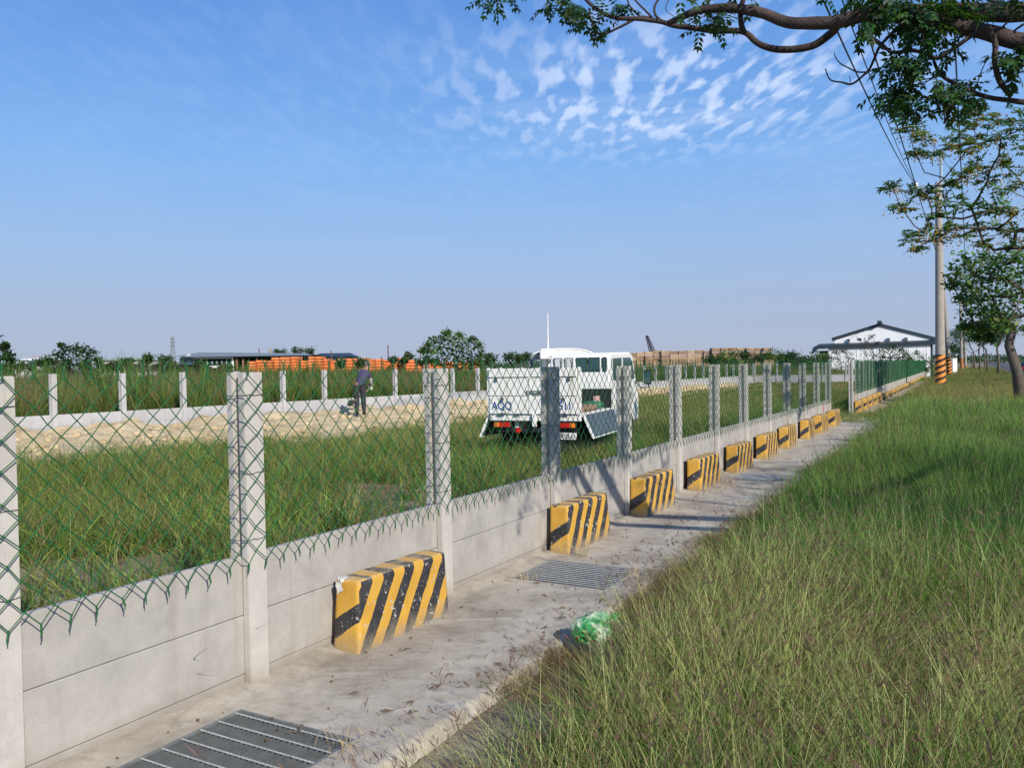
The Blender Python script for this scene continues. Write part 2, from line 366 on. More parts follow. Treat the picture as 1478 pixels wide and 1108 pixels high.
grating(GR[1], 'grey steel drain grating in front of the second striped block', 0.045, 0.055, 0.0065)
grating(GR[2], 'small grey drain grating half hidden by grass farther up the walkway', 0.05, 0.06, 0.007)

# cross strips of pale concrete over the grass verge, road with kerb
mb = MB(); mb.box(-0.6, 3.35, -0.30, 0.30, -0.12, 0.20); o = mb.obj('path', M_walk, bevel=0.01, loc=fp(30.4, 0), rot=(0, 0, -TH)); o['kind'] = 'structure'
mb = MB(); mb.box(-1.7, 3.35, -1.2, 1.2, -0.12, 0.12); o = mb.obj('path', M_walk, bevel=0.01, loc=fp(128, 0), rot=(0, 0, -TH)); o['kind'] = 'structure'
M_asph = simple('asphalt', (0.075, 0.075, 0.08), 0.9, 0, 0.15, 3, 0.3)
mb = MB(); mb.box(3.62, 13.5, -60, 700, -0.3, -0.02); o = mb.obj('road', M_asph, rot=(0, 0, -TH)); o['kind'] = 'structure'
mb = MB(); mb.box(3.4, 3.615, -60, 400, -0.3, 0.10); o = mb.obj('kerb', M_walk, rot=(0, 0, -TH)); o['kind'] = 'structure'
mb = MB(); mb.box(8.45, 8.57, -60, 400, -0.016, -0.012); o = mb.obj('road_marking', M_white, rot=(0, 0, -TH)); o['kind'] = 'structure'

# ------------------------------------------------------------------ fences
PW, PD, FL, RC = 0.13, 0.13, 0.045, 0.032        # post width, depth, flange, groove recess
def post_mesh(h=1.65, rough=0.002):
    w = PW/2; r = w-RC
    pr = [(-w, 0), (w, 0), (w, FL), (r, FL), (r, PD-FL), (w, PD-FL), (w, PD), (-w, PD), (-w, PD-FL), (-r, PD-FL), (-r, FL), (-w, FL)]  # x along fence, y depth (0 = front)
    v = [(x, y, z) for z in (-0.25, h) for x, y in pr]; k = len(pr)
    f = [(i, (i+1) % k, (i+1) % k+k, i+k) for i in range(k)] + [tuple(range(k, 2*k)), tuple(range(k))[::-1]]
    mb = MB(); mb.add(v, f)
    me = mb.mesh('concrete_post'); bm = bmesh.new(); bm.from_mesh(me)
    bmesh.ops.bevel(bm, geom=[e for e in bm.edges if abs(e.verts[0].co.z-e.verts[1].co.z) > 0.5 or e.verts[0].co.z > 1], offset=0.0035, segments=2, affect='EDGES')
    bm.to_mesh(me); bm.free(); return me
POST = post_mesh(); POST.materials.append(M_post)
POSTF = post_mesh(); POSTF.materials.append(M_far)
def tie_mesh():
    w = PW/2+0.002; T = []
    for z, s in ((1.53, 0.004), (1.12, -0.003), (0.77, 0.005)):
        mb = MB(); T.append(mb); mb.tube([(-w, PD, z-s), (-w, -0.004, z), (-w*0.3, -0.006, z+s), (0.0, -0.004, z-s*0.6), (w, -0.004, z+s*0.4), (w, PD, z)], 0.0016, 4)
    return [q.mesh('tie_wire') for q in T]
TIE = tie_mesh(); [q.materials.append(M_tie) for q in TIE]
def panel_mesh(length, h, taper=0.004):
    mb = MB(); mb.box(-length/2, length/2, 0, 0.038, 0.0, h); return mb.mesh('wall_panel', bevel=0.004, seg=1)
PCACHE = {}
def panel(root, s0, s1, z0, z1, m, mis=0.003):
    key = (round(s1-s0, 2), round(z1-z0, 3), m.name)
    if key not in PCACHE:
        me = panel_mesh(s1-s0-0.002, z1-z0-0.003); me.materials.append(m); PCACHE[key] = me
    return link('wall_panel', PCACHE[key], None, root, ((s0+s1)/2, 0.0465+rnd.uniform(-mis, mis), z0+0.0015), (0, 0, 0))
def wires(L_, z_top, rows, p=0.0617, r=0.0021, n=4, x0=0.0, front=-0.022, jit=0.004, barbs=True, wob=0.012, skip=None):
    """chain link: one zigzag wire per column pair, interlocked at the knots, twisted barbs above and below"""
    ncol = int(L_/p); V = []; F = []
    J = {}
    def knot(c, k):
        q = (c, k)
        if q not in J:
            x = x0+c*p; z = z_top-k*p
            J[q] = (x+rng.normal(0, jit)+0.010*math.sin(z*3+x*0.7)*jit/0.004, front+wob*math.sin(x*2.1+z*2.3)*0.5+wob*0.5*math.sin(x*5.3), z+rng.normal(0, jit)+0.006*math.sin(x*1.9))
        return J[q]
    segs = []
    for c in range(ncol):
        prev = None
        for k in range(rows+1):
            on = (c+(k % 2)) % 2 == 0      # even columns carry knots on even rows
            cc = c if on else c+1
            x, y, z = knot(cc, k)
            sgn = 0.0035 if on else -0.0035
            pt = (x+sgn*0.6, y+(0.002 if on else -0.002), z)
            if prev is not None: segs.append((prev, pt, r))
            if r < 0.0028: segs.append(((pt[0]-0.001, pt[1]-0.001, pt[2]-0.0045), (pt[0]+0.001, pt[1], pt[2]+0.0045), r*1.5))
            prev = pt
    for c in range(ncol+1):
        if barbs and c % 2 == 0:
            x, y, z = knot(c, 0); lean = rng.normal(0, 0.008)
            a = (x, y, z-0.006); b = (x+lean*0.3, y, z+0.016); d = (x-lean*0.2, y, z+0.032); e = (x+lean, y, z+0.052)
            segs += [(a, b, r*1.9), (b, d, r*1.5), (d, e, r*1.9)]
            w1 = rng.uniform(0.010, 0.024); w2 = rng.uniform(0.010, 0.024)
            segs += [(e, (e[0]-w1, y+rng.normal(0, 0.006), e[2]+rng.uniform(0.015, 0.03)), r), (e, (e[0]+w2, y+rng.normal(0, 0.006), e[2]+rng.uniform(0.015, 0.03)), r)]
        if barbs and (c+(rows % 2)) % 2 == 0 and c > 0:
            x, y, z = knot(c, rows); lean = rng.normal(0, 0.006)
            e = (x+lean, y-0.002, z-0.035)
            segs += [((x, y, z+0.004), e, r*1.8), (e, (e[0]+rng.uniform(-0.012, 0.004), y-0.004, e[2]-0.016), r)]
    A = np.array([s[0] for s in segs]); B = np.array([s[1] for s in segs]); R = np.array([s[2] for s in segs])[:, None]
    d = B-A; d /= np.linalg.norm(d, axis=1)[:, None]+1e-9
    up = np.array([0, 1.0, 0]); a = np.cross(d, up); a /= np.linalg.norm(a, axis=1)[:, None]+1e-9; b = np.cross(d, a)
    m = len(segs); V = np.zeros((m, 2*n, 3))
    for j in range(n):
        o_ = (a*math.cos(6.28318*j/n)+b*math.sin(6.28318*j/n))*R; V[:, j] = A+o_; V[:, n+j] = B+o_
    base = (np.arange(m)*2*n)[:, None]
    F = np.concatenate([np.concatenate([base+j, base+(j+1) % n, base+n+(j+1) % n, base+n+j], 1) for j in range(n)])
    return np_mesh('wire_mesh', V.reshape(-1, 3), F)
def fence(P0, dirv, posts, label, pm, panm, mesh_ranges, wall_top=0.68, name='concrete_fence', joints=(-0.22, 0.055, 0.365), zoff=0.0, ties=True, mesh_r=0.0021, mesh_n=4, flip=False, nmax=999):
    ang = math.atan2(dirv.y, dirv.x)
    root = empty(name, P0+Vector((0, 0, zoff)), ang + (math.pi if flip else 0), label, 'fence')
    sg = -1 if flip else 1
    for i, s in enumerate(posts):
        o = link('concrete_post', pm, None, root, (sg*s, 0, rnd.uniform(-0.006, 0.006)), (rnd.uniform(-0.006, 0.006), rnd.uniform(-0.005, 0.005), 0))
        if ties:
            for q in TIE: link('tie_wire', q, None, o)
    js = list(joints)+[wall_top]
    for a, b_ in zip(posts[:-1], posts[1:]):
        if b_-a > 2.5: continue
        a_, b2 = (a, b_) if not flip else (-b_, -a)
        for z0, z1 in zip(js[:-1], js[1:]): panel(root, a_+PW/2-RC+0.002, b2-PW/2+RC-0.002, z0, z1, panm)
    for (m0, m1, r, n) in mesh_ranges:
        me = wires(m1-m0, 1.64, 16, r=r, n=n, x0=m0 if not flip else -m1); me.materials.append(M_wire)
        o = link('wire_mesh', me, None, root); o['kind'] = 'stuff'
    return root
# main fence: local x runs along D, local y points into the field
P1T = 3.21 - PW/2
def dpt(t, u): return fp(t, u, 0)
base = dpt(0, -3.325)
n0 = 1.90 - PW/2
posts = [n0-1.8, n0] + [P1T+1.8*i for i in range(12)]
# local y must point to -N (into field): rotate x axis to D -> y axis = left of D = -N : good
fence(base, D, posts, 'pale concrete post and panel fence with green chain link running beside the walkway', POST, M_panel,
      [(n0-1.85, 9.0, 0.0026, 6), (9.0, P1T+1.8*11+0.07, 0.0029, 3)])
Q0 = Vector((10.92, 26.49, 0)); Q1 = Vector((44.94, 89.77, 0)); D2 = (Q1-Q0).normalized(); L2 = (Q1-Q0).length
posts2 = [1.8*i for i in range(int(L2/1.8)+1)]
f2 = fence(Q0, D2, posts2, 'second concrete and green chain link fence running on beyond the gateway gap', POST, M_panel, [(0.25, posts2[-1], 0.0036, 3)])
# the fence on the far side of the field
A0 = Vector((-10.9, 19.7, 0)); A1 = Vector((21.3, 71.5, 0)); D3 = (A1-A0).normalized(); L3 = (A1-A0).length
st = A0 - D3*5.4
posts3 = [1.8*i for i in range(int((L3+5.4)/1.8)+1)]
# panels sit toward the field side (viewer): front faces viewer -> same local frame
fence(st, D3, posts3, 'long pale concrete fence along the far side of the field behind the dirt bank', POSTF, M_far, [(36, posts3[-1], 0.0036, 3)], wall_top=0.68, ties=False)
B0 = st + D3*(posts3[-1]+0.5); B1 = Vector((32.0, 65.3, 0)); D4 = (B1-B0).normalized(); L4 = (B1-B0).length
posts4 = [1.8*i for i in range(int(L4/1.8)+1)]
fence(B0, D4, posts4, 'short concrete fence closing the far end of the field', POSTF, M_far, [(0, posts4[-1], 0.0042, 3)], ties=False)
# small red number plates painted on the panels beside the gateway
mb = MB(); mb.box(-0.06, 0.06, 0, 0.003, -0.10, -0.04); mb.box(-0.06, 0.06, 0, 0.003, -0.02, 0.02); mb.box(-0.06, 0.06, 0, 0.003, 0.05, 0.09)
rm = mb.mesh('red_mark'); M_redp = simple('red_paint', (0.62, 0.08, 0.06), 0.7)
for rt_, x in ((bpy.data.objects['concrete_fence'], P1T+1.8*10+0.9), (f2, 0.9)):
    link('red_mark', rm, M_redp, rt_, (x, 0.0385, 0.50))

# ------------------------------------------------------------------ striped blocks
def block_mat():
    m, nt, b = newmat('striped_paint'); tcn = nt.nodes.new('ShaderNodeTexCoord'); c = tcn.outputs['Object']
    s = nt.nodes.new('ShaderNodeSeparateXYZ'); nt.links.new(c, s.inputs[0])
    ns = nt.nodes.new('ShaderNodeSeparateXYZ'); nt.links.new(tcn.outputs['Normal'], ns.inputs[0])
    wob = noi(nt, c, 9, 4); wob = mth(nt, 'MULTIPLY', mth(nt, 'SUBTRACT', wob, 0.5), 0.03)
    zz = mth(nt, 'MINIMUM', s.outputs[2], 0.385)
    q = mth(nt, 'ADD', mth(nt, 'SUBTRACT', s.outputs[0], mth(nt, 'MULTIPLY', zz, 0.66)), wob)
    front = mth(nt, 'LESS_THAN', mth(nt, 'MODULO', mth(nt, 'ADD', q, 2.10), 0.210), 0.105)
    # end face: one slanting band
    e = mth(nt, 'ADD', mth(nt, 'SUBTRACT', s.outputs[2], mth(nt, 'MULTIPLY', s.outputs[1], -0.62)), mth(nt, 'MULTIPLY', wob, 1.4))
    endb = mth(nt, 'MULTIPLY', mth(nt, 'GREATER_THAN', e, 0.185), mth(nt, 'LESS_THAN', e, 0.30))
    isend = mth(nt, 'LESS_THAN', ns.outputs[0], -0.62)
    top = mth(nt, 'GREATER_THAN', ns.outputs[2], 0.6)
    lef = mth(nt, 'LESS_THAN', s.outputs[0], 0.10)
    dd = nd(nt, 'ShaderNodeVectorMath', operation='DISTANCE'); nt.links.new(c, dd.inputs[0]); dd.inputs[1].default_value = (0.055, 0.15, 0.42)
    spot = mth(nt, 'LESS_THAN', dd.outputs['Value'], 0.035)
    blk = mth(nt, 'ADD', mth(nt, 'MULTIPLY', isend, endb), mth(nt, 'MULTIPLY', mth(nt, 'SUBTRACT', 1.0, isend), mth(nt, 'MULTIPLY', front, mth(nt, 'SUBTRACT', 1.0, mth(nt, 'MULTIPLY', top, lef)))))
    blk = mth(nt, 'MAXIMUM', blk, spot)
    f = noi(nt, c, 5, 5); oi = nt.nodes.new('ShaderNodeObjectInfo')
    off = nd(nt, 'ShaderNodeVectorMath', operation='ADD'); nt.links.new(c, off.inputs[0])
    cx_ = nt.nodes.new('ShaderNodeCombineXYZ'); nt.links.new(mth(nt, 'MULTIPLY', oi.outputs['Random'], 40.0), cx_.inputs[0]); nt.links.new(cx_.outputs[0], off.inputs[1])
    cr = off.outputs[0]
    yel = ramp(nt, noi(nt, cr, 5, 6), [(0.3, (0.54, 0.29, 0.035)), (0.7, (0.68, 0.39, 0.055))])
    bl = ramp(nt, noi(nt, cr, 8, 5), [(0.3, (0.020, 0.020, 0.024)), (0.75, (0.050, 0.048, 0.050))])
    col = mixc(nt, blk, yel, bl)
    # dust settling on the top, dirt near the foot
    col = mixc(nt, mth(nt, 'MULTIPLY', mth(nt, 'MULTIPLY', top, ramp(nt, noi(nt, cr, 12, 5), [(0.42, 0.1), (0.62, 0.8)])), 0.7), col, (0.52, 0.42, 0.27))
    low = ramp(nt, mth(nt, 'ADD', s.outputs[2], mth(nt, 'MULTIPLY', noi(nt, cr, 14, 5), 0.16)), [(0.08, 0.75), (0.20, 0.0)])
    col = mixc(nt, low, col, (0.30, 0.25, 0.18))
    # chips: fine specks on the black, larger flakes at the corner edge
    v = nd(nt, 'ShaderNodeTexVoronoi', inp={'Scale': 75.0}); nt.links.new(cr, v.inputs['Vector'])
    spk = mth(nt, 'MULTIPLY', mth(nt, 'LESS_THAN', v.outputs['Distance'], 0.16), ramp(nt, noi(nt, cr, 10, 3), [(0.48, 0.0), (0.56, 1.0)]))
    fl = ramp(nt, noi(nt, cr, 24, 6, 0.7), [(0.61, 0.0), (0.63, 1.0)])
    chip = mth(nt, 'MAXIMUM', mth(nt, 'MULTIPLY', spk, mth(nt, 'ADD', mth(nt, 'MULTIPLY', blk, 0.75), 0.25)), fl)
    col = mixc(nt, chip, col, (0.50, 0.48, 0.44))
    nt.links.new(col, b.inputs['Base Color']); b.inputs['Roughness'].default_value = 0.62
    bump(nt, b, mth(nt, 'SUBTRACT', noi(nt, c, 60, 4), mth(nt, 'MULTIPLY', chip, 0.6)), 0.35, 0.004); return m
M_block = block_mat()
def block_mesh():
    # local x along the fence (0..L), y from front (0) to back, battered front, rounded top edges
    Lb, Wb, Hb = 0.95, 0.20, 0.42
    me = bpy.data.meshes.new('striped_block'); bm = bmesh.new()
    nx_, ny_, nz_ = 40, 10, 22; r0 = 0.020; idx = {}
    def vert(i, j, k):
        if (i, j, k) not in idx:
            p = Vector((Lb*i/nx_, Wb*j/ny_, -0.08+(Hb+0.08)*k/nz_)); lo = Vector((r0, r0, -0.08)); hi = Vector((Lb-r0, Wb-r0, Hb-r0))
            c = Vector((min(max(p.x, lo.x), hi.x), min(max(p.y, lo.y), hi.y), min(max(p.z, lo.z), hi.z))); d = p-c
            if d.length > 1e-9:
                rr = r0 if p.z > Hb-r0-1e-6 else r0
                p = c+d.normalized()*rr
            q = max(0, p.z)/Hb; p.x += (0.5-p.x/Lb)*0.045*q; p.y += 0.022*q*(1-p.y/Wb)
            p += noise.noise_vector(p*7)*0.0045+noise.noise_vector(p*26)*0.0014
            idx[(i, j, k)] = bm.verts.new(p)
        return idx[(i, j, k)]
    def face(*q):
        bm.faces.new([vert(*a) for a in q])
    for i in range(nx_):
        for k in range(nz_): face((i, 0, k), (i+1, 0, k), (i+1, 0, k+1), (i, 0, k+1)); face((i+1, ny_, k), (i, ny_, k), (i, ny_, k+1), (i+1, ny_, k+1))
        for j in range(ny_): face((i, j, nz_), (i+1, j, nz_), (i+1, j+1, nz_), (i, j+1, nz_))
    for j in range(ny_):
        for k in range(nz_): face((0, j+1, k), (0, j, k), (0, j, k+1), (0, j+1, k+1)); face((nx_, j, k), (nx_, j+1, k), (nx_, j+1, k+1), (nx_, j, k+1))
    bmesh.ops.recalc_face_normals(bm, faces=bm.faces)
    bm.to_mesh(me); bm.free(); me.polygons.foreach_set('use_smooth', [True]*len(me.polygons))
    me.materials.append(M_block); return me
BLK = block_mesh()
names = ['largest yellow and black striped concrete block with a chipped white corner, nearest the camera',
 'yellow and black striped block with dry straw at its foot behind the second grating',
 'third striped yellow and black block along the wall, right of the tall straw tuft',
 'fourth striped yellow and black block along the wall from the camera end',
 'fifth striped yellow and black block, dry grass growing at its foot',
 'sixth striped yellow and black block along the wall from the camera end',
 'seventh striped yellow and black block along the wall from the camera end',
 'eighth striped yellow and black block, third from the gateway gap',
 'striped block last but one before the gateway gap',
 'last striped yellow and black block before the gateway gap']
tb = [3.71, 6.55, 8.50]
for vv in (25.0, 29.0, 32.95, 36.9, 41.3, 44.7, 49.0):   # from picture measurements of the front corners
    Z = FPX*(3.13/math.cos(TH))*vv*1e-4; X = Z*math.tan(TH)-3.13/math.cos(TH); tb.append(X*D.x+Z*D.y)
for i, t in enumerate(tb):
    o = link('striped_block', BLK, None, None, fp(t, -3.125+rnd.uniform(-0.01, 0.01), 0.0), (rnd.uniform(-0.012, 0.012), rnd.uniform(-0.014, 0.014), math.pi/2-TH+rnd.uniform(-0.022, 0.022)))
    tag(o, names[i], 'barrier block', 'striped concrete blocks along the fence foot')
mb = MB(); ch = []
for k in range(11):
    a = k*0.571; r_ = 0.034*(1+0.35*math.sin(k*2.3)); ch.append((r_*math.cos(a), r_*math.sin(a)))
b1_ = bpy.data.objects['striped_block']
mb.add([(0.045+x*1.0, 0.155+y*0.9, 0.4235) for x, y in ch]+[(0.045+x, 0.155+y*0.9, 0.40) for x, y in ch], [tuple(range(11))]+[(i, (i+1) % 11, (i+1) % 11+11, i+11) for i in range(11)])
mb.add([(0.0085+0.012*max(0, z_)/0.05-0.004, 0.155+y*0.8, 0.375+z_*1.2) for y, z_ in ch], [tuple(range(11))])
o = mb.obj('bare_chip', simple('bare_white_concrete', (0.62, 0.60, 0.55), 0.9, 0, 0.2, 40), b1_); o['label'] = 'bare whitish concrete at the chipped corner'
for i in range(31):
    s = 0.35+i*1.97
    o = link('striped_block', BLK, None, None, Q0+D2*s + Vector((D2.y, -D2.x, 0))*0.2 + Vector((0, 0, -0.16 if i > 4 else -0.02)), (0, 0, math.atan2(D2.y, D2.x)))
    ORD = ['first', 'second', 'third', 'fourth', 'fifth', 'sixth', 'seventh', 'eighth', 'ninth', 'tenth', 'eleventh', 'twelfth', 'thirteenth', 'fourteenth', 'fifteenth', 'sixteenth', 'seventeenth', 'eighteenth', 'nineteenth', 'twentieth', 'twenty-first', 'twenty-second', 'twenty-third', 'twenty-fourth', 'twenty-fifth', 'twenty-sixth', 'twenty-seventh', 'twenty-eighth', 'twenty-ninth', 'thirtieth', 'thirty-first']
    lab = {0: 'first striped block after the gateway gap beside the tall white gate post', 1: 'second striped block after the gateway gap', 2: 'third striped block after the gateway gap'}.get(i, 'small distant striped block, %s from the gateway along the second fence' % ORD[i])
    tag(o, lab, 'barrier block', 'striped concrete blocks along the second fence')

# ------------------------------------------------------------------ grass
SRC = bpy.data.collections.new('grass_sources')
def clump(name, nb, rad, h, w, lean, pal, seed, seg=4, heads=0.0, headcol=(0.19, 0.105, 0.085), hpow=1.0, stems=0.0, stemcol=(0.42, 0.42, 0.16)):
    r = np.random.default_rng(seed); V = []; F = []; C = []
    for i in range(nb):
        a = r.uniform(0, 6.283); d = rad*math.sqrt(r.uniform()); x, y = d*math.cos(a), d*math.sin(a)
        la = a + r.normal(0, 1.3); stem = r.uniform() < stems
        hh = h*(r.uniform(0.45, 1.0)**hpow)*(1.25 if stem else 1); ww = w*r.uniform(0.6, 1.2)*(0.5 if stem else 1); le = lean*hh*r.uniform(0.2, 1.1)*(0.7 if stem else 1)
        c = np.array(stemcol if stem else pal[r.integers(len(pal))])*r.uniform(0.75, 1.25)
        fa = r.uniform(0, 6.283); sx_, sy_ = math.cos(fa), math.sin(fa); b0 = len(V)
        droop = r.uniform(0.0, 0.35)*(0.2 if stem else 1)
        for k in range(seg+1):
            q = k/seg; lx = le*q**1.7; z = hh*(q-droop*q*q*0.6)
            px_, py_ = x+lx*math.cos(la), y+lx*math.sin(la); wk = ww*0.5*(1-q**2*0.92)*(0.6+0.4*min(1, q*3))
            V += [(px_-sx_*wk, py_-sy_*wk, z), (px_+sx_*wk, py_+sy_*wk, z)]
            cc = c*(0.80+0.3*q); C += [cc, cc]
            if k: p = b0+2*k; F.append((p-2, p-1, p+1, p))
        if stem and r.uniform() < heads*0.5:
            tx, ty, tz = px_, py_, z
            for f_ in range(r.integers(3, 5)):
                ang = r.uniform(0, 6.283); hl = h*r.uniform(0.07, 0.12); ex, ey, ez = tx+math.cos(ang)*hl*0.5, ty+math.sin(ang)*hl*0.5, tz+hl*r.uniform(0.4, 0.95)
                b0 = len(V); sw = max(ww*0.35, 0.0012); V += [(tx, ty, tz), ((tx+ex)/2-sw, (ty+ey)/2, (tz+ez)/2+0.004), (ex, ey, ez), ((tx+ex)/2+sw, (ty+ey)/2, (tz+ez)/2)]
                F.append((b0, b0+1, b0+2, b0+3)); hc = np.array(headcol)*r.uniform(0.7, 1.4); C += [hc]*4
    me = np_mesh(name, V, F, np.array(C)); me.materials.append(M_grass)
    o = bpy.data.objects.new(name, me); return o
def src_collection(nm, objs):
    c = bpy.data.collections.new(nm)
    for o in objs: c.objects.link(o)
    return c
GREEN = [(0.05, 0.15, 0.022), (0.08, 0.21, 0.03), (0.12, 0.26, 0.038), (0.055, 0.12, 0.024), (0.18, 0.29, 0.05)]
OLIVE = [(0.17, 0.225, 0.05), (0.26, 0.30, 0.075), (0.09, 0.135, 0.034), (0.38, 0.36, 0.14), (0.20, 0.13, 0.085)]
STRAW = [(0.42, 0.30, 0.15), (0.32, 0.20, 0.11), (0.24, 0.145, 0.085), (0.24, 0.22, 0.08)]
DARKG = [(0.06, 0.16, 0.03), (0.10, 0.23, 0.04), (0.17, 0.30, 0.06), (0.27, 0.34, 0.10), (0.20, 0.16, 0.08)]
cn = lambda k, fine: src_collection(k, fine)
# alphabetical order = index order
C_near = cn('grass_near', [clump('a%d' % i, 26, 0.11, 0.50, 0.0092, 0.75, GREEN, 10+i, 5, 0.7, stems=0.12, stemcol=(0.34, 0.38, 0.11)) for i in range(3)]
          + [clump('b%d' % i, 26, 0.13, 0.54, 0.0062, 0.85, OLIVE, 30+i, 5, 1.5, (0.20, 0.115, 0.095), stems=0.34, stemcol=(0.60, 0.62, 0.27)) for i in range(4)]
          + [clump('c%d' % i, 22, 0.11, 0.20, 0.0042, 1.5, STRAW, 50+i, 4, 0.3, (0.12, 0.07, 0.06), stems=0.3, stemcol=(0.35, 0.28, 0.13)) for i in range(2)] + [clump('d0', 20, 0.09, 0.22, 0.024, 1.1, [(0.06, 0.17, 0.03), (0.10, 0.24, 0.045)], 71, 4)])
C_mid = cn('grass_mid', [clump('a%d' % i, 46, 0.20, 0.52, 0.0085, 0.5, GREEN, 110+i, 4, 0.3, stems=0.16, stemcol=(0.38, 0.44, 0.12)) for i in range(3)]
         + [clump('b%d' % i, 46, 0.20, 0.56, 0.0075, 0.5, OLIVE, 130+i, 4, 0.9, stems=0.35, stemcol=(0.36, 0.38, 0.13)) for i in range(4)]
         + [clump('c%d' % i, 30, 0.18, 0.22, 0.008, 1.4, STRAW, 150+i, 3) for i in range(2)] + [clump('d0', 20, 0.14, 0.33, 0.036, 1.1, [(0.06, 0.17, 0.03), (0.10, 0.24, 0.045)], 171, 4)])
C_field = cn('grass_field', [clump('a%d' % i, 28, 0.17, 0.60, 0.0150, 0.85, DARKG, 210+i, 5, 0.0) for i in range(3)]
         + [clump('b%d' % i, 30, 0.18, 0.60, 0.0095, 0.85, OLIVE, 230+i, 4, 0.5, stems=0.22, stemcol=(0.42, 0.40, 0.18)) for i in range(4)]
         + [clump('c%d' % i, 26, 0.18, 0.28, 0.009, 1.5, STRAW, 250+i, 3) for i in range(2)] + [clump('d0', 20, 0.13, 0.31, 0.034, 1.1, [(0.06, 0.17, 0.03), (0.10, 0.24, 0.045)], 271, 4)])
C_far = cn('grass_far', [clump('a%d' % i, 60, 0.45, 0.62, 0.022, 0.45, GREEN, 310+i, 3) for i in range(3)]
         + [clump('b%d' % i, 60, 0.45, 0.62, 0.020, 0.45, OLIVE, 330+i, 3, 0.6, stems=0.25, stemcol=(0.28, 0.27, 0.12)) for i in range(4)]
         + [clump('c%d' % i, 40, 0.45, 0.30, 0.022, 1.2, STRAW, 350+i, 3) for i in range(2)] + [clump('d0', 20, 0.23, 0.57, 0.062, 1.1, [(0.06, 0.17, 0.03), (0.10, 0.24, 0.045)], 371, 3)])
def np_noise(P, s, seed):
    return np.array([noise.noise(Vector((x*s+seed, y*s, seed))) for x, y in P[:, :2]])
NODEG = {}
def scatter(name, P, idx, scl, tint, coll, label=None, rz=None, tilt=0.18, zscl=None):
    P = np.asarray(P, dtype=np.float32); n = len(P)
    me = bpy.data.meshes.new(name); me.vertices.add(n); me.vertices.foreach_set('co', P.ravel())
    rz_ = rng.uniform(0, 6.283, n); fa = np_noise(P, 0.55, 61.0)*5.0+2.2; fm = 0.16+0.55*np.maximum(0, np_noise(P, 0.8, 71.0))
    rot = np.stack([rng.normal(0, tilt, n)-fm*np.sin(fa-rz_), rng.normal(0, tilt, n)+fm*np.cos(fa-rz_), rz_], 1).astype(np.float32)
    a = me.attributes.new('rot', 'FLOAT_VECTOR', 'POINT'); a.data.foreach_set('vector', rot.ravel())
    s = np.stack([scl, scl, scl if zscl is None else zscl], 1).astype(np.float32)
    a = me.attributes.new('scl', 'FLOAT_VECTOR', 'POINT'); a.data.foreach_set('vector', s.ravel())
    a = me.attributes.new('idx', 'INT', 'POINT'); a.data.foreach_set('value', np.asarray(idx, dtype=np.int32))
    a = me.attributes.new('tint', 'FLOAT_COLOR', 'POINT'); c = np.ones((n, 4), dtype=np.float32); c[:, :3] = tint; a.data.foreach_set('color', c.ravel())
    o = link(name, me); o['kind'] = 'stuff'; o['category'] = 'grass'
    if label: o['label'] = label
    k = coll.name
    if k not in NODEG:
        ng = bpy.data.node_groups.new('scatter_'+k, 'GeometryNodeTree')
        ng.interface.new_socket('Geometry', in_out='INPUT', socket_type='NodeSocketGeometry'); ng.interface.new_socket('Geometry', in_out='OUTPUT', socket_type='NodeSocketGeometry')
        gi = ng.nodes.new('NodeGroupInput'); go = ng.nodes.new('NodeGroupOutput'); ip = ng.nodes.new('GeometryNodeInstanceOnPoints')
        ci = ng.nodes.new('GeometryNodeCollectionInfo'); ci.inputs['Collection'].default_value = coll; ci.inputs['Separate Children'].default_value = True; ci.inputs['Reset Children'].default_value = True
        ip.inputs['Pick Instance'].default_value = True
        def na(nm, ty): q = ng.nodes.new('GeometryNodeInputNamedAttribute'); q.data_type = ty; q.inputs['Name'].default_value = nm; return [s_ for s_ in q.outputs if s_.enabled and s_.name == 'Attribute'][0]
        ng.links.new(gi.outputs[0], ip.inputs['Points']); ng.links.new(ci.outputs[0], ip.inputs['Instance'])
        ng.links.new(na('idx', 'INT'), ip.inputs['Instance Index']); ng.links.new(na('rot', 'FLOAT_VECTOR'), ip.inputs['Rotation']); ng.links.new(na('scl', 'FLOAT_VECTOR'), ip.inputs['Scale'])
        ng.links.new(ip.outputs[0], go.inputs[0]); NODEG[k] = ng
    md = o.modifiers.new('scatter', 'NODES'); md.node_group = NODEG[k]; return o
Dn = np.array(D[:2]); Nn = np.array(N[:2])
def inview(P, m=0.14, z=0.3):
    X, Y = P[:, 0], P[:, 1]; q = X/np.maximum(Y, 0.01); return (Y > 0.3) & (q > -0.62-m) & (q < 0.62+m)
def field(n, t0, t1, u0, u1, m=0.14):
    t = rng.uniform(t0, t1, n); u = rng.uniform(u0, u1, n); P = t[:, None]*Dn+u[:, None]*Nn
    k = inview(P, m); return np.concatenate([P[k], np.full((k.sum(), 1), -0.09)], 1), t[k], u[k]
def choose(w):   # w: (n,3) weights for the three families a(0-2) b(3-6) c(7-8)
    w = np.maximum(w, 0.0001); w = w/w.sum(1, keepdims=True); r = rng.uniform(size=len(w)); f = (r > w[:, 0]).astype(int)+(r > w[:, 0]+w[:, 1]).astype(int)
    return np.where(f == 0, rng.integers(0, 3, len(w)), np.where(f == 1, rng.integers(3, 7, len(w)), np.where(rng.uniform(size=len(w)) < 0.25, 9, rng.integers(7, 9, len(w))))), f
def sm(x, a, b): q = np.clip((x-a)/(b-a), 0, 1); return q*q*(3-2*q)
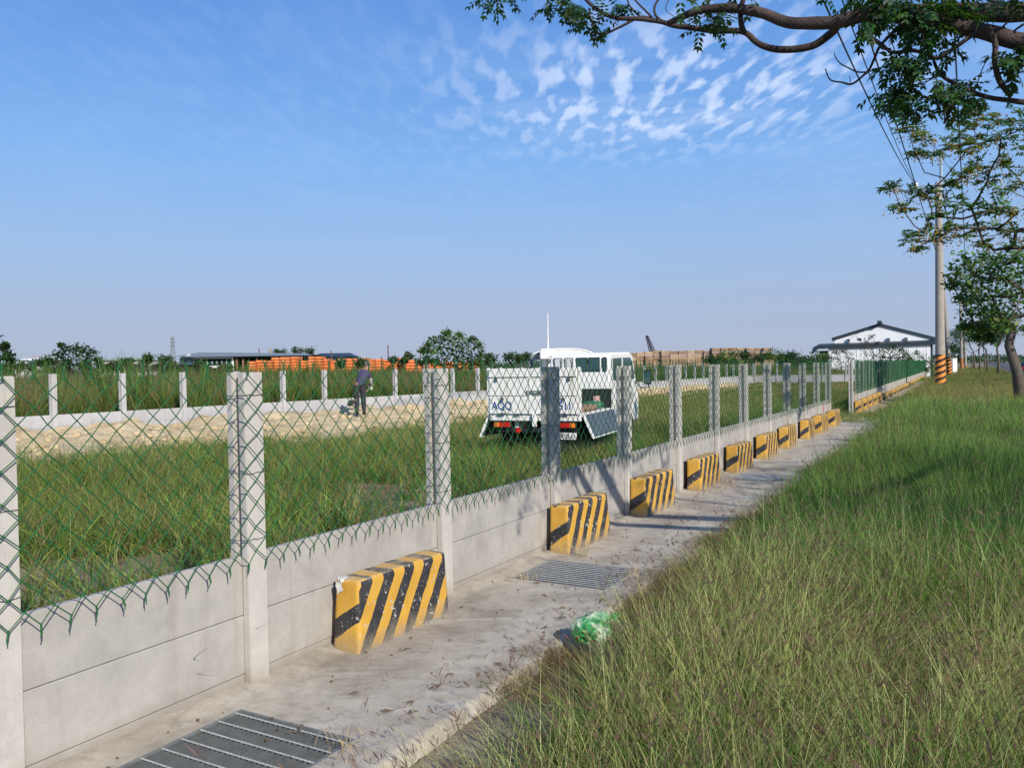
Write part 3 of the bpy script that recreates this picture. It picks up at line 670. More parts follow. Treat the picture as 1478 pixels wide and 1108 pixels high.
def verge(dens, t0, t1, coll, name, label, hs=1.0, base=1.0):
    n = int((t1-t0)*5.5*dens); P, t, u = field(n, t0, t1, -2.16 if t0 < 20 else -4.6, 3.35)
    g1 = np_noise(P, 0.45, 2.0); g2 = np_noise(P, 1.7, 5.0)
    edge = sm(u + 0.25*g2, -2.1, -1.35); far = sm(t, 24, 34)
    keep = rng.uniform(size=len(P)) < (0.42+0.58*edge)*np.where((t < 3.95) & (u < -1.58+0.12*g2), 0.03, 1)*np.where(g1+0.6*g2 > 0.62, 0.35, 1)
    keep &= ~((np.abs(t-30.4) < 0.34)) & ~((t > 28.3) & (t < 30.1) & (rng.uniform(size=len(P)) < 0.9) & (u > -0.6)) & ~(np.abs(t-128) < 1.3)
    if t0 >= 20:
        df = (P[:, :2]-np.array(Q0[:2]))@np.array([D2.y, -D2.x]); kk = np.where(t > 26.5, (df > 0.50+0.15*g2), u > -2.16); keep &= kk; edge = np.where(t > 26.5, sm(df, 0.5, 1.6), edge)
    bgp = gnd(855, 928, 0.0); kb = np.hypot(P[:, 0]-bgp.x-0.02, P[:, 1]-bgp.y+0.10) < 0.30; keep &= ~kb
    green = sm(t, 5.0, 8.0)*(1-far)
    w = np.stack([0.30+1.6*green+0.9*g1+0.2*far, 0.80-0.45*green-0.4*g1+0.5*far, 0.14+3.2*(1-edge)**1.2+0.9*np.maximum(0, g2-0.15)], 1)
    idx, f = choose(w)
    sc = base*rng.uniform(0.75, 1.2, len(P)); zs = sc*hs*(0.45+0.55*edge)*(1+0.45*g1)*(1+0.25*g2)*np.where(f == 2, 1.1, 1.0)*(1-0.42*far)
    tint = (rng.uniform(0.72, 1.22, (len(P), 1))*(1+0.25*g2[:, None]))*np.stack([1-0.14*green+0.10*far, np.ones(len(P)), 0.95+0*g1], 1)
    k = keep; o = scatter(name, P[k], idx[k], sc[k], tint[k], coll, label, zscl=zs[k]); return o
verge(190, 1.2, 9.0, C_near, 'grass', 'tall olive grass with purple seed heads on the verge nearest the camera', 0.95, 0.95)
verge(85, 9.0, 20.0, C_mid, 'grass', 'tall green grass on the verge beside the striped blocks', 1.18, 1.0)
verge(30, 20.0, 52.0, C_mid, 'grass', 'shorter olive grass on the verge before the utility pole', 0.95, 1.5)
verge(9, 52.0, 200.0, C_far, 'grass', 'distant grass on the verge under the row of trees', 0.75, 1.0)
def inner(dens, t0, t1, coll, name, label, base=1.0):
    n = int((t1-t0)*13.6*dens); P, t, u = field(n, t0, t1, -17.2, -3.86, 0.10)
    P[:, 2] = -0.07
    g1 = np_noise(P, 0.33, 12.0); g2 = np_noise(P, 1.3, 15.0)
    # distance from the far fence line
    a = np.array(A0[:2]); d3 = np.array(D3[:2]); n3 = np.array([d3[1], -d3[0]]); w3 = (P[:, :2]-a)@n3
    dirt_w = 5.2-3.0*sm(t, 18, 40)+0.7*g1
    keep = (w3 > dirt_w) | ((w3 > 2.2) & (rng.uniform(size=len(P)) < 0.05)) | ((w3 > 0.5) & (t > 48))
    keep &= ~((g2+g1 > 0.27) & (rng.uniform(size=len(P)) < 0.85)); keep &= ~((np.hypot(P[:, 0]+3.75, P[:, 1]-6.6) < 1.15) & (rng.uniform(size=len(P)) < 0.9))
    # flattened track round the lorry and in the gateway
    dry = np.clip(sm(t, 11, 18)*sm(-u, 4.6, 8)+0.5*g1, 0, 1)
    w = np.stack([0.75-0.75*dry+0.7*g1, 0.40+0.5*dry-0.3*g1+0.15*sm(t, 15, 30), 0.14+0.65*dry+0.8*np.maximum(0, g2)+0.5*sm(g1, .1, .5)], 1); idx, f = choose(w)
    sc = base*rng.uniform(0.75, 1.2, len(P)); zs = 0.80*sc*(1+0.4*g1)*(1-0.40*dry)*np.where(f == 2, 1.0, 1.0)*(1-0.35*sm(t, 30, 60))
    tint = rng.uniform(0.85, 1.3, (len(P), 1))*np.array([[1.08, 1.05, 0.9]])
    X, Y = P[:, 0], P[:, 1]
    # nothing grows through the lorry
    lx = (X-TRK.x)*math.cos(TRA)+(Y-TRK.y)*-math.sin(TRA); ly = (X-TRK.x)*math.sin(TRA)+(Y-TRK.y)*math.cos(TRA)
    keep &= ~((np.abs(lx) < 0.85) & (ly > -0.1) & (ly < 5.0))
    k = keep; return scatter(name, P[k], idx[k], sc[k], tint[k], coll, label, zscl=zs[k])
TRA = math.radians(21); TRR = Vector((1.184, 14.3, 0)); TRK = TRR + Vector((-math.cos(TRA), math.sin(TRA), 0))*0.85
inner(42, 0.8, 16, C_field, 'grass', 'thick green field grass seen through the near fence')
inner(16, 16, 40, C_field, 'grass', 'lower yellowing grass in the middle of the field', 1.25)
inner(4.5, 40, 84, C_far, 'grass', 'grass at the far end of the field', 0.85)
# rough tall grass beyond the far fence
def outer():
    n = 60000; s = rng.uniform(-14, 92, n); w = -1.15-rng.uniform(0, 1, n)**1.5*34
    d3 = np.array(D3[:2]); n3 = np.array([d3[1], -d3[0]]); P = np.array(A0[:2])+s[:, None]*d3+w[:, None]*n3
    k = inview(P, 0.08); P = P[k]; w = w[k]; s = s[k]; P = np.concatenate([P, np.full((len(P), 1), -0.05)], 1)
    keep = rng.uniform(size=len(P)) < np.clip((P[:, 1]/45)**-0.3, 0.2, 1)
    g1 = np_noise(P, 0.12, 22.0); g2 = np_noise(P, 0.5, 25.0)
    wt = np.stack([0.8+1.2*g1, 0.6-0.8*g1, 0.14+0.5*np.maximum(0, g2)], 1); idx, f = choose(wt)
    sc = rng.uniform(0.9, 1.3, len(P))*(0.95+0.25*(-w/30)); zs = (1.85+0.35*g1+0.25*g2)*rng.uniform(0.8, 1.12, len(P))*(1+0.22*sm(-P[:, 0], 2, 12))*np.where(f == 2, 1.9, 1.0)
    tint = rng.uniform(0.8, 1.2, (len(P), 1))*np.array([[0.95, 0.82, 0.80]])
    k = keep; scatter('grass', P[k], idx[k], sc[k], tint[k], C_far, 'tall wild grass growing beyond the far concrete fence', zscl=zs[k])
outer()
def beyond():
    n = 26000; X = rng.uniform(-1, 1, n); Y = 30+rng.uniform(0, 1, n)**0.8*150; P = np.stack([X*0.72*Y, Y], 1)
    d3 = np.array(D3[:2]); n3 = np.array([d3[1], -d3[0]]); w3 = (P-np.array(A0[:2]))@n3; tt = P@Dn; uu = P@Nn
    k = ((w3 < -8) | (tt > 74)) & (uu < -5.2); P = P[k]; P = np.concatenate([P, np.full((len(P), 1), -0.05)], 1)
    g1 = np_noise(P, 0.06, 32.0); wt = np.stack([0.6+1.0*g1, 0.7-0.8*g1, 0.06+0*g1], 1); idx, f = choose(wt)
    sc = 1.8*rng.uniform(0.8, 1.2, len(P)); zs = (1.7+0.6*g1)*rng.uniform(0.8, 1.1, len(P))
    tint = rng.uniform(0.8, 1.15, (len(P), 1))*np.array([[1.05, 1.0, 0.95]])
    scatter('grass', P, idx, sc, tint, C_far, 'distant rough grassland stretching to the sheds and stacks', zscl=zs)
beyond()
n = 4200; P, t, u = field(n, 3.6, 16, -2.24, -1.80); kk = rng.uniform(size=len(P)) < np.clip(0.45+0.9*np_noise(P, 1.1, 91.0), 0, 1); P, t, u = P[kk], t[kk], u[kk]; P[:, 2] = -0.03
scatter('dry_thatch', P, rng.integers(7, 9, len(P)), rng.uniform(0.5, 1.0, len(P)), rng.uniform(0.7, 1.1, (len(P), 1))*np.array([[1.0, 0.86, 0.78]]), C_near, 'matted brown dead grass along the edge of the walkway', zscl=rng.uniform(0.25, 0.6, len(P)))
# gateway tussocks
n = 260; P, t, u = field(n, 23.9, 28.2, -4.6, -2.3); 
scatter('grass', P, choose(np.tile([[0.5, 0.5, 0.5]], (len(P), 1)))[0], rng.uniform(0.7, 1.1, len(P)), rng.uniform(0.8, 1.2, (len(P), 1))*np.ones((1, 3)), C_mid, 'tussocks growing in the gateway gap', zscl=rng.uniform(0.3, 0.6, len(P)))

# ------------------------------------------------------------------ dirt bank
def dirt_mat():
    m, nt, b = newmat('pale_dirt'); c = coord(nt)
    f1 = noi(nt, c, 1.4, 7, 0.65); f2 = noi(nt, c, 9, 6, 0.7)
    col = ramp(nt, f1, [(0.30, (0.42, 0.31, 0.17)), (0.45, (0.60, 0.47, 0.27)), (0.72, (0.72, 0.59, 0.37))])
    col = mixc(nt, ramp(nt, f2, [(0.30, 0.55), (0.45, 0.0)]), col, (0.20, 0.145, 0.085))
    nt.links.new(col, b.inputs['Base Color']); b.inputs['Roughness'].default_value = 0.95; b.inputs['Specular IOR Level'].default_value = 0.1
    bump(nt, b, f2, 1.0, 0.06); return m
M_dirt = dirt_mat()
n3v = Vector((D3.y, -D3.x, 0)); V = []; ni, nj = 420, 48
for i in range(ni+1):
    s = -9 + 62*i/ni
    for j in range(nj+1):
        q = j/nj; width = 6.0-2.6*min(1, max(0, (s-8)/26)); w = 0.045+q*width
        prof = max(0, 1-q)**0.8*(0.5-0.22*min(1, max(0, (s-10)/20)))
        p = A0+D3*s+n3v*w
        z = -0.12+prof*(0.85+0.45*fbm(p.x, p.y, 0.5, 3, 2))+0.13*fbm(p.x, p.y, 1.6, 5, 4)*(1 if q < 0.9 else (1-q)*10)
        cl = max(0, noise.noise(p*4.5))*0.11+max(0, noise.noise(p*11))*0.05; z += cl*(1-q)
        if q > 0.97: z = -0.13
        V.append((p.x, p.y, z))
F = [(i*(nj+1)+j, i*(nj+1)+j+1, (i+1)*(nj+1)+j+1, (i+1)*(nj+1)+j) for i in range(ni) for j in range(nj)]
o = link('dirt_bank', np_mesh('dirt_bank', V, F), M_dirt); tag(o, None, None, None, 'structure')
# loose clods
def clod_mesh(seed):
    bm = bmesh.new(); bmesh.ops.create_icosphere(bm, subdivisions=2, radius=1)
    for v in bm.verts: v.co *= 1+0.35*noise.noise(v.co*1.7+Vector((seed, 0, 0)))
    me = bpy.data.meshes.new('clod'); bm.to_mesh(me); bm.free(); return me
V = []; F = []
cm = [clod_mesh(i*3.1) for i in range(3)]
for k in range(1500):
    s = rnd.uniform(-8, 45); w = rnd.uniform(0.3, 4.6-1.6*min(1, max(0, (s-8)/26))); p = A0+D3*s+n3v*w; me = rnd.choice(cm); b_ = len(V); r = rnd.uniform(0.03, 0.13)
    z = 0.28*(1-w/6)
    V += [(p.x+v.co.x*r, p.y+v.co.y*r, z+v.co.z*r*0.7) for v in me.vertices]; F += [tuple(q+b_ for q in f_.vertices) for f_ in me.polygons]
o = link('dirt_clods', np_mesh('dirt_clods', V, F), M_dirt); tag(o, 'loose pale dirt clods strewn over the bank', 'dirt', None, 'stuff')

# litter of dry stalks and seed heads on the walkway
mb = MB()
for k in range(170):
    t = rnd.uniform(1.8, 14) if k < 150 else rnd.uniform(14, 24); u = -2.2-abs(rnd.gauss(0, 0.42)); 
    if u < -3.25: continue
    a = rnd.uniform(0, 6.28); l = rnd.uniform(0.02, 0.10); p = fp(t, u, 0.008); d = Vector((math.cos(a), math.sin(a), 0)); e = Vector((-d.y, d.x, 0))
    if rnd.random() < 0.4:   # fingered seed head
        st_ = p+d*l*1.4; mb.tube([p, p+d*l*0.7+e*0.01+Vector((0,0,0.01)), st_], 0.0009, 3)
        for q in range(rnd.randint(3, 5)):
            dd = (d+e*rnd.uniform(-0.9, 0.9)).normalized(); mb.tube([st_, st_+dd*0.03+Vector((0,0,0.006)), st_+dd*rnd.uniform(0.05, 0.07)], [0.001, 0.0024, 0.0008], 3)
    else:
        mb.tube([p, p+d*l*0.5+e*rnd.uniform(-0.015, 0.015)+Vector((0, 0, 0.008)), p+d*l], 0.0011, 3)
for k in range(200):
    p = fp(rnd.uniform(1.9, 12), rnd.uniform(-3.3, -2.25), 0.004); r = rnd.uniform(0.002, 0.007); mb.box(p.x-r, p.x+r, p.y-r*0.6, p.y+r*0.6, 0, r*0.8+0.005)
o = mb.obj('litter', M_twig); tag(o, 'dry grass stalks and seed heads scattered on the walkway', 'litter', None, 'stuff')
# straw tufts at block feet and grating edges
def straw(t, u, n, h, r, nm='straw_tuft'):
    mb = MB()
    for i in range(n):
        a = rnd.uniform(0, 6.28); q = rnd.uniform(0, r); p = fp(t+math.cos(a)*q, u+math.sin(a)*q, 0); hh = h*rnd.uniform(0.3, 1); b_ = rnd.uniform(0, 6.28); le = hh*rnd.uniform(0.3, 1.4)
        mb.tube([p, p+Vector((math.cos(b_)*le*0.3, math.sin(b_)*le*0.3, hh*0.7)), p+Vector((math.cos(b_)*le*0.8, math.sin(b_)*le*0.8, hh)), p+Vector((math.cos(b_)*le*1.2, math.sin(b_)*le*1.2, hh*0.75))], [0.0016, 0.0014, 0.001, 0.0006], 3)
    return mb
for t, u, n, h, r, lab in ((6.52, -3.0, 26, 0.2, 0.10, 'dry straw tuft at the foot of the second striped block'), (5.62, -3.1, 26, 0.07, 0.13, 'brown straw along the near corner of the second grating'), (6.15, -2.36, 46, 0.06, 0.22, 'dry straw over the grass side of the second grating'),
                      (11.0, -2.9, 34, 0.24, 0.22, 'tall straw tuft in front of the fifth striped block'), (2.75, -2.42, 22, 0.07, 0.16, 'straw over the corner of the nearest grating'), (13.2, -2.7, 34, 0.10, 0.4, 'low dry tuft on the walkway beside the sixth striped block')):
    o = straw(t, u, n, h, r).obj('straw_tuft', M_tan); tag(o, lab, 'straw')
    o['kind'] = 'stuff'

# ------------------------------------------------------------------ rubbish bag
def bag():
    p = gnd(855, 928, 0.0)+Vector((0, 0, 0.005)); m, nt, b = newmat('green_plastic'); c = coord(nt, 'obj')
    f = noi(nt, c, 11, 4, 0.5, 0.8); col = ramp(nt, f, [(0.36, (0.015, 0.30, 0.08)), (0.47, (0.06, 0.42, 0.13)), (0.54, (0.50, 0.66, 0.42)), (0.66, (0.66, 0.76, 0.58))])
    f2 = noi(nt, smap(nt, c, (1, 1, 1), loc=(3, 1, 2)), 14, 3); col = mixc(nt, ramp(nt, f2, [(0.66, 0), (0.69, 0.9)]), col, (0.45, 0.05, 0.03)); col = mixc(nt, ramp(nt, f2, [(0.30, 0.7), (0.35, 0)]), col, (0.55, 0.48, 0.12))
    nt.links.new(col, b.inputs['Base Color']); b.inputs['Roughness'].default_value = 0.22; b.inputs['Coat Weight'].default_value = 0.4
    fc = noi(nt, c, 26, 5, 0.6, 1.6); bump(nt, b, fc, 0.9, 0.02)
    bm = bmesh.new(); bmesh.ops.create_icosphere(bm, subdivisions=5, radius=1)
    for v in bm.verts:
        q = v.co.copy(); k = 1+0.18*noise.noise(q*1.8)+0.10*noise.noise(q*4)+0.05*abs(noise.noise(q*9))
        v.co = Vector((q.x*0.125, q.y*0.10, q.z*0.09+0.0))*k
        v.co.z = max(v.co.z, -0.07)+0.08
        if q.z > 0.55: v.co.x += (q.z-0.55)*0.06; v.co.z += (q.z-0.55)*0.03
    me = bpy.data.meshes.new('bag_body'); bm.to_mesh(me); bm.free(); me.polygons.foreach_set('use_smooth', [True]*len(me.polygons))
    root = empty('rubbish_bag', p, 0.2, 'knotted green plastic bag of rubbish lying at the grass edge', 'rubbish bag')
    link('bag_body', me, m, root)
    for sgn in (0.15, -0.35):
        mb = MB(); pts = [Vector((0.09, 0.0, 0.14)), Vector((0.13, 0.02*sgn, 0.15+0.03*sgn)), Vector((0.175, 0.04*sgn, 0.14+0.06*sgn))]
        for i in range(2):
            a, b2 = pts[i], pts[i+1]; w = 0.014
            mb.add([a+Vector((0, 0, w)), a-Vector((0, 0.01, w)), b2-Vector((0, -0.01, w*0.8)), b2+Vector((0, 0, w))], [(0, 1, 2, 3)])
        me = mb.mesh('handle'); o = link('handle', me, m, root); md = o.modifiers.new('th', 'SOLIDIFY'); md.thickness = 0.003
bag()
#PART2
# ------------------------------------------------------------------ lorry (local x right, y forward, tail at y = 0)
def lorry():
    root = empty('pickup_truck', TRK+Vector((0, 0, 0.0)), -TRA, 'small white crew cab dropside lorry parked in the field grass, tail towards the fence', 'truck')
    def part(mb, nm, m, par=root, **k): return mb.obj(nm, m, par, **k)
    # bed
    mb = MB(); mb.box(-0.83, 0.83, 0.02, 2.2, 0.76, 0.82); mb.box(-0.85, 0.85, -0.02, 0.035, 0.70, 0.80); mb.box(-0.42, -0.34, 0.1, 4.7, 0.52, 0.757); mb.box(0.34, 0.42, 0.1, 4.7, 0.52, 0.757)
    part(mb, 'bed_floor', M_white, bevel=0.005)
    mb = MB()
    for x0, x1 in ((-0.84, -0.09), (-0.03, 0.80)): mb.box(x0, x1, -0.055, -0.02, 0.822, 1.13); mb.box(x0, x1, -0.050, -0.02, 1.142, 1.46); mb.box(x0, x1, -0.070, -0.02, 1.475, 1.63)
    mb.box(-0.088, -0.032, -0.06, -0.02, 0.822, 1.62); mb.box(-0.845, 0.805, -0.0195, -0.004, 0.815, 1.60)
    gm, gn, gb = newmat('used_white_paint'); gc = coord(gn, 'obj'); g0 = ramp(gn, noi(gn, smap(gn, gc, (9, 9, 0.9)), 1.3, 5), [(0.52, (0.86, 0.845, 0.79)), (0.72, (0.62, 0.57, 0.47))]); g1_ = mixc(gn, ramp(gn, noi(gn, gc, 11, 6, 0.7), [(0.66, 0.0), (0.70, 0.8)]), g0, (0.30, 0.17, 0.09)); gn.links.new(g1_, gb.inputs['Base Color']); gb.inputs['Roughness'].default_value = 0.4
    part(mb, 'tailgate', gm, bevel=0.006)
    for x in (-0.62, -0.30, 0.22, 0.60):
        mb = MB(); mb.tube([(x-0.05, -0.062, 0.818), (x+0.05, -0.062, 0.818)], 0.014, 8); part(mb, 'hinge', M_dark)
    for x in (-0.70, 0.66):
        mb = MB(); mb.box(x-0.02, x+0.02, -0.078, -0.0505, 1.40, 1.47); part(mb, 'catch', M_dark)
    mb = MB(); 
    for x in (-0.87, 0.83): mb.box(x-0.02, x+0.028, -0.03, 0.04, 0.80, 1.64)
    part(mb, 'corner_post', M_white, bevel=0.004)
    for x, m_ in ((-0.58, 0), (0.55, 0)):
        mb = MB(); mb.box(x-0.05, x+0.05, -0.075, -0.052, 0.81, 0.84); mb.box(x-0.02, x+0.02, -0.085, -0.052, 1.06, 1.12); part(mb, 'latch', M_dark)
    mb = MB(); mb.box(-0.02, 0.06, -0.09, -0.05, 0.60, 0.83); part(mb, 'hinge', M_white, bevel=0.008)
    # left side gate hangs outwards, right side gate dropped, dark inner face showing
    for sx_, nm in ((-1, 'left'), (1, 'right')):
        mb = MB(); mb.box(-0.012, 0.012, 0.06, 2.14, -0.42, 0.0, 0)
        for k in range(5): mb.box(0.0125, 0.022, 0.06, 2.14, -0.40+k*0.082, -0.36+k*0.082, 0)
        g_ = mb.obj('side_gate', M_dark, root, loc=(sx_*0.885, 0, 0.80), rot=(0, -sx_*math.radians(24), 0)); g_['label'] = 'dropped dark grey side gate' if sx_ == 1 else 'dropped side gate hanging on the far side'
        mb = MB(); mb.box(-0.02, 0.02, 0.03, 0.058, -0.44, 0.0); mb.box(-0.02, 0.02, 2.142, 2.17, -0.44, 0.0); mb.box(-0.0195, 0.0195, 0.06, 2.14, -0.44, -0.422); mb.obj('gate_frame', M_white, g_)
    mb = MB(); mb.box(-0.84, 0.84, 2.17, 2.20, 0.822, 1.20); part(mb, 'headboard', M_under)
    # load on the bed: sacks, green sheet, planks
    # cab
    prof = [(2.26, 0.55), (2.26, 1.72), (2.30, 1.86), (2.42, 1.92), (4.05, 1.945), (4.28, 1.90), (4.62, 1.32), (4.80, 1.14), (4.86, 0.95), (4.86, 0.42), (4.3, 0.42), (3.2, 0.42)]
    mb = MB(); mb.prism(prof, -0.46, 0.80); part(mb, 'cab', M_white, smooth=False, bevel=0.035, seg=3)
    # rear windows: panes with black rubber surrounds set just proud of the cab wall
    for x0, x1, m_ in ((-0.36, -0.20, M_white), (-0.13, 0.03, M_white), (0.12, 0.33, M_glass), (0.37, 0.58, M_glass), (0.66, 0.72, M_glass)):
        mb = MB(); mb.box(x0-0.015, x1+0.015, 2.248, 2.2595, 1.535, 1.825); fr = part(mb, 'rear_window', M_under if m_ is M_glass else M_dark, bevel=0.02)
        mb = MB(); mb.box(x0, x1, 2.240, 2.2475, 1.55, 1.81); mb.obj('pane', m_ if m_ is M_glass else simple('pale_pane', (0.55, 0.56, 0.54), 0.3), fr, bevel=0.02)  # two panes are plain pale grey, the others dark glass
    for sx_ in (-0.575, 1):
        for poly in ([(2.50, 1.36), (2.50, 1.80), (3.22, 1.82), (3.22, 1.36)], [(3.38, 1.36), (3.38, 1.82), (4.02, 1.83), (4.22, 1.74), (4.46, 1.36)]):
            mb = MB(); mb.prism(poly, sx_*0.8005, sx_*0.808); mb.obj('side_window', M_glass, root)
        for y in (2.42, 3.30, 4.52):
            mb = MB(); mb.box(sx_*0.8003, sx_*0.803, y, y+0.012, 0.62, 1.84 if y < 4 else 1.3); mb.obj('door_seam', M_dark, root)
        mb = MB(); mb.box(sx_*0.8005, sx_*0.83, 3.42, 3.54, 1.20, 1.235); mb.obj('door_handle', M_under, root)
        # mirror on a bent bracket
        mb = MB(); mb.tube([(sx_*0.80, 4.5, 1.30), (sx_*0.9, 4.7, 1.14), (sx_*1.06, 4.72, 1.15), (sx_*1.07, 4.72, 1.50)], 0.013, 6); br = mb.obj('mirror_bracket', M_under, root)
        mb = MB(); mb.box(sx_*1.05-0.085, sx_*1.05+0.085, 4.66, 4.72, 1.22, 1.55); mr = mb.obj('mirror', M_under, root, bevel=0.02)
        mb = MB(); mb.box(sx_*1.05-0.07, sx_*1.05+0.07, 4.654, 4.6595, 1.25, 1.52); mb.obj('glass', M_glass, mr)
        if True: pass
    for sx_ in (-1, 1):
        # wheels
        for y in (0.95, 4.05):
            mb = MB(); k = 24; r = 0.32; v = []; 
            prf = [(0.0, 0.17), (0.0, 0.29), (0.02, 0.32), (0.15, 0.32), (0.17, 0.29), (0.17, 0.17)]
            vv = [(sx_*(0.80-px_), y+math.cos(6.28318*j/k)*pr_, r+math.sin(6.28318*j/k)*pr_) for j in range(k) for px_, pr_ in prf]; q = len(prf)
            ff = [(j*q+i, j*q+(i+1) % q, ((j+1) % k)*q+(i+1) % q, ((j+1) % k)*q+i) for j in range(k) for i in range(q)]
            mb.add(vv, ff); wh = mb.obj('wheel', M_black, root, smooth=True)
            mb = MB(); mb.tube([(sx_*0.74, y, r), (sx_*0.785, y, r)], 0.169, 20); mb.obj('rim', M_steel, wh)
        mb = MB(); mb.box(sx_*0.62-0.16, sx_*0.62+0.16, 0.42, 0.44, 0.25, 0.74); mb.obj('mudguard', M_under, root)
        # rear light cluster
        c = sx_*0.60
        mb = MB(); mb.box(c-0.17, c+0.17, -0.035, 0.01, 0.575, 0.685); lh = mb.obj('tail_light', M_under, root)
        mb = MB(); mb.box(c-0.155 if sx_ > 0 else c-0.05, c+0.05 if sx_ > 0 else c+0.155, -0.045, -0.0355, 0.59, 0.67); mb.obj('red_lens', M_red, lh)
        mb = MB(); mb.box(c+0.055 if sx_ > 0 else c-0.155, c+0.155 if sx_ > 0 else c-0.055, -0.045, -0.0355, 0.59, 0.67); mb.obj('orange_lens', M_orange, lh)
    mb = MB(); mb.tube([(-0.30, -0.035, 0.53), (-0.30, 0.0, 0.53)], 0.045, 16); mb.obj('fog_lamp', M_red, root)
    mb = MB(); mb.box(-0.75, 0.75, 0.02, 0.12, 0.50, 0.57); mb.box(-0.25, 0.5, 0.5, 1.4, 0.40, 0.6); mb.tube([(-0.2, 0.3, 0.44), (0.35, 0.3, 0.44)], 0.10, 12); mb.tube([(-0.8, 0.95, 0.32), (0.8, 0.95, 0.32)], 0.06, 8); mb.box(-0.5, 0.5, 1.4, 4.2, 0.36, 0.52)
    part(mb, 'chassis', M_under)
    mb = MB(); mb.box(0.46, 0.78, -0.045, -0.038, 0.385, 0.50); pl = part(mb, 'number_plate', M_white)
    def text(s, size, loc, m, par, nm='lettering', w=1.0, ext=0.0015):
        cu = bpy.data.curves.new(nm, 'FONT'); cu.body = s; cu.size = size; cu.extrude = ext; cu.align_x = 'LEFT'; cu.offset = size*0.012
        o = bpy.data.objects.new(nm, cu); COL.objects.link(o); cu.materials.append(m); o.location = loc; o.rotation_euler = (math.pi/2, 0, 0); o.scale = (w, 1, 1); o.parent = par
        bpy.context.view_layer.update(); me_ = bpy.data.meshes.new_from_object(o.evaluated_get(bpy.context.evaluated_depsgraph_get())); q_ = bpy.data.objects.new(nm, me_); COL.objects.link(q_); q_.location = loc; q_.rotation_euler = (math.pi/2, 0, 0); q_.scale = (w, 1, 1); q_.parent = par; bpy.data.objects.remove(o); return q_
    text('5025-U', 0.115, (0.475, -0.0475, 0.402), simple('plate_ink', (0.02, 0.03, 0.03), 0.5), pl, w=0.78)
    text('AQQ', 0.195, (-0.79, -0.058, 0.905), M_blue, root, w=0.86)
    text('511', 0.185, (0.47, -0.058, 0.905), M_blue, root, w=0.86)
    mb = MB(); mb.box(-0.13, 0.14, -0.064, -0.0555, 1.165, 1.235); em = part(mb, 'badge', M_dark)
    text('C + H', 0.07, (-0.105, -0.066, 1.177), M_white, em, w=1.0)
    return root
lorry()
TM = Matrix.Translation(TRK) @ Matrix.Rotation(-TRA, 4, 'Z')
def onbed(nm, mb, m, label, cat, **k):
    o = mb.obj(nm, m, None, **k); o.matrix_world = TM; return tag(o, label, cat)
mb = MB()
bm = bmesh.new()
def sack(x, y, z, a, b, c, seed):
    bm = bmesh.new(); bmesh.ops.create_icosphere(bm, subdivisions=3, radius=1)
    for v in bm.verts:
        q = v.co; k = 1+0.15*noise.noise(q*2+Vector((seed, 0, 0))); s_ = max(abs(q.x), abs(q.y), abs(q.z)); q2 = q*(0.6+0.4/s_)*k; v.co = Vector((x+q2.x*a, y+q2.y*b, max(z-c*0.7, z+q2.z*c)))
    mm = MB(); mm.v = [tuple(v.co) for v in bm.verts]; mm.f = [tuple(v.index for v in f.verts) for f in bm.faces]; mm.mi = [0]*len(mm.f); bm.free(); return mm
M_sack = simple('brown_sack', (0.26, 0.17, 0.11), 0.9, 0, 0.3, 12); M_gsheet = simple('green_sheet', (0.03, 0.16, 0.07), 0.5, 0, 0.3, 12)
for i, (x, y) in enumerate(((0.62, 0.5), (0.62, 0.95), (0.60, 1.36))):
    onbed('sack', sack(x, y, 0.875, 0.16, 0.21, 0.06, i*3.3), M_sack, ['brown sack on the lorry bed nearest the tailgate', 'brown sack in the middle of the lorry bed', 'brown sack beside the green sheet on the lorry bed'][i], 'sack', smooth=True)
onbed('folded_sheet', sack(0.60, 1.72, 0.90, 0.2, 0.17, 0.08, 9), M_gsheet, 'crumpled green sheet on the lorry bed', 'sheet', smooth=True)
mb = MB(); mb.box(-0.06, 0.06, -0.2, 0.2, 0, 0.025); o = mb.obj('plank', simple('red_white_board', (0.62, 0.36, 0.28), 0.6, 0, 0.4, 20), None); o.matrix_world = TM @ Matrix.Translation((0.62, 1.9, 0.99)) @ Matrix.Rotation(0.25, 4, 'X') @ Matrix.Rotation(0.3, 4, 'Z'); tag(o, 'pale reddish board tilted on the green sheet on the lorry bed', 'board')

# ------------------------------------------------------------------ person with shovel
def skin(name, pts, edges, m, parent=None, root=0, sub=2):
    me = bpy.data.meshes.new(name); me.from_pydata([p[:3] for p in pts], edges, []); o = link(name, me, m, parent)
    md = o.modifiers.new('skin', 'SKIN'); md.use_smooth_shade = True
    sv = me.skin_vertices[0].data
    for i, p in enumerate(pts): sv[i].radius = (p[3], p[4] if len(p) > 4 else p[3]); sv[i].use_root = (i == root)
    s_ = o.modifiers.new('sub', 'SUBSURF'); s_.levels = sub; s_.render_levels = sub; return o
PB = at(521, 597, 25.6); PB.z = 0.235
pr = empty('person', PB, math.radians(4), 'worker in purple shirt, dark trousers and cap bending to dig on the dirt bank', 'person')
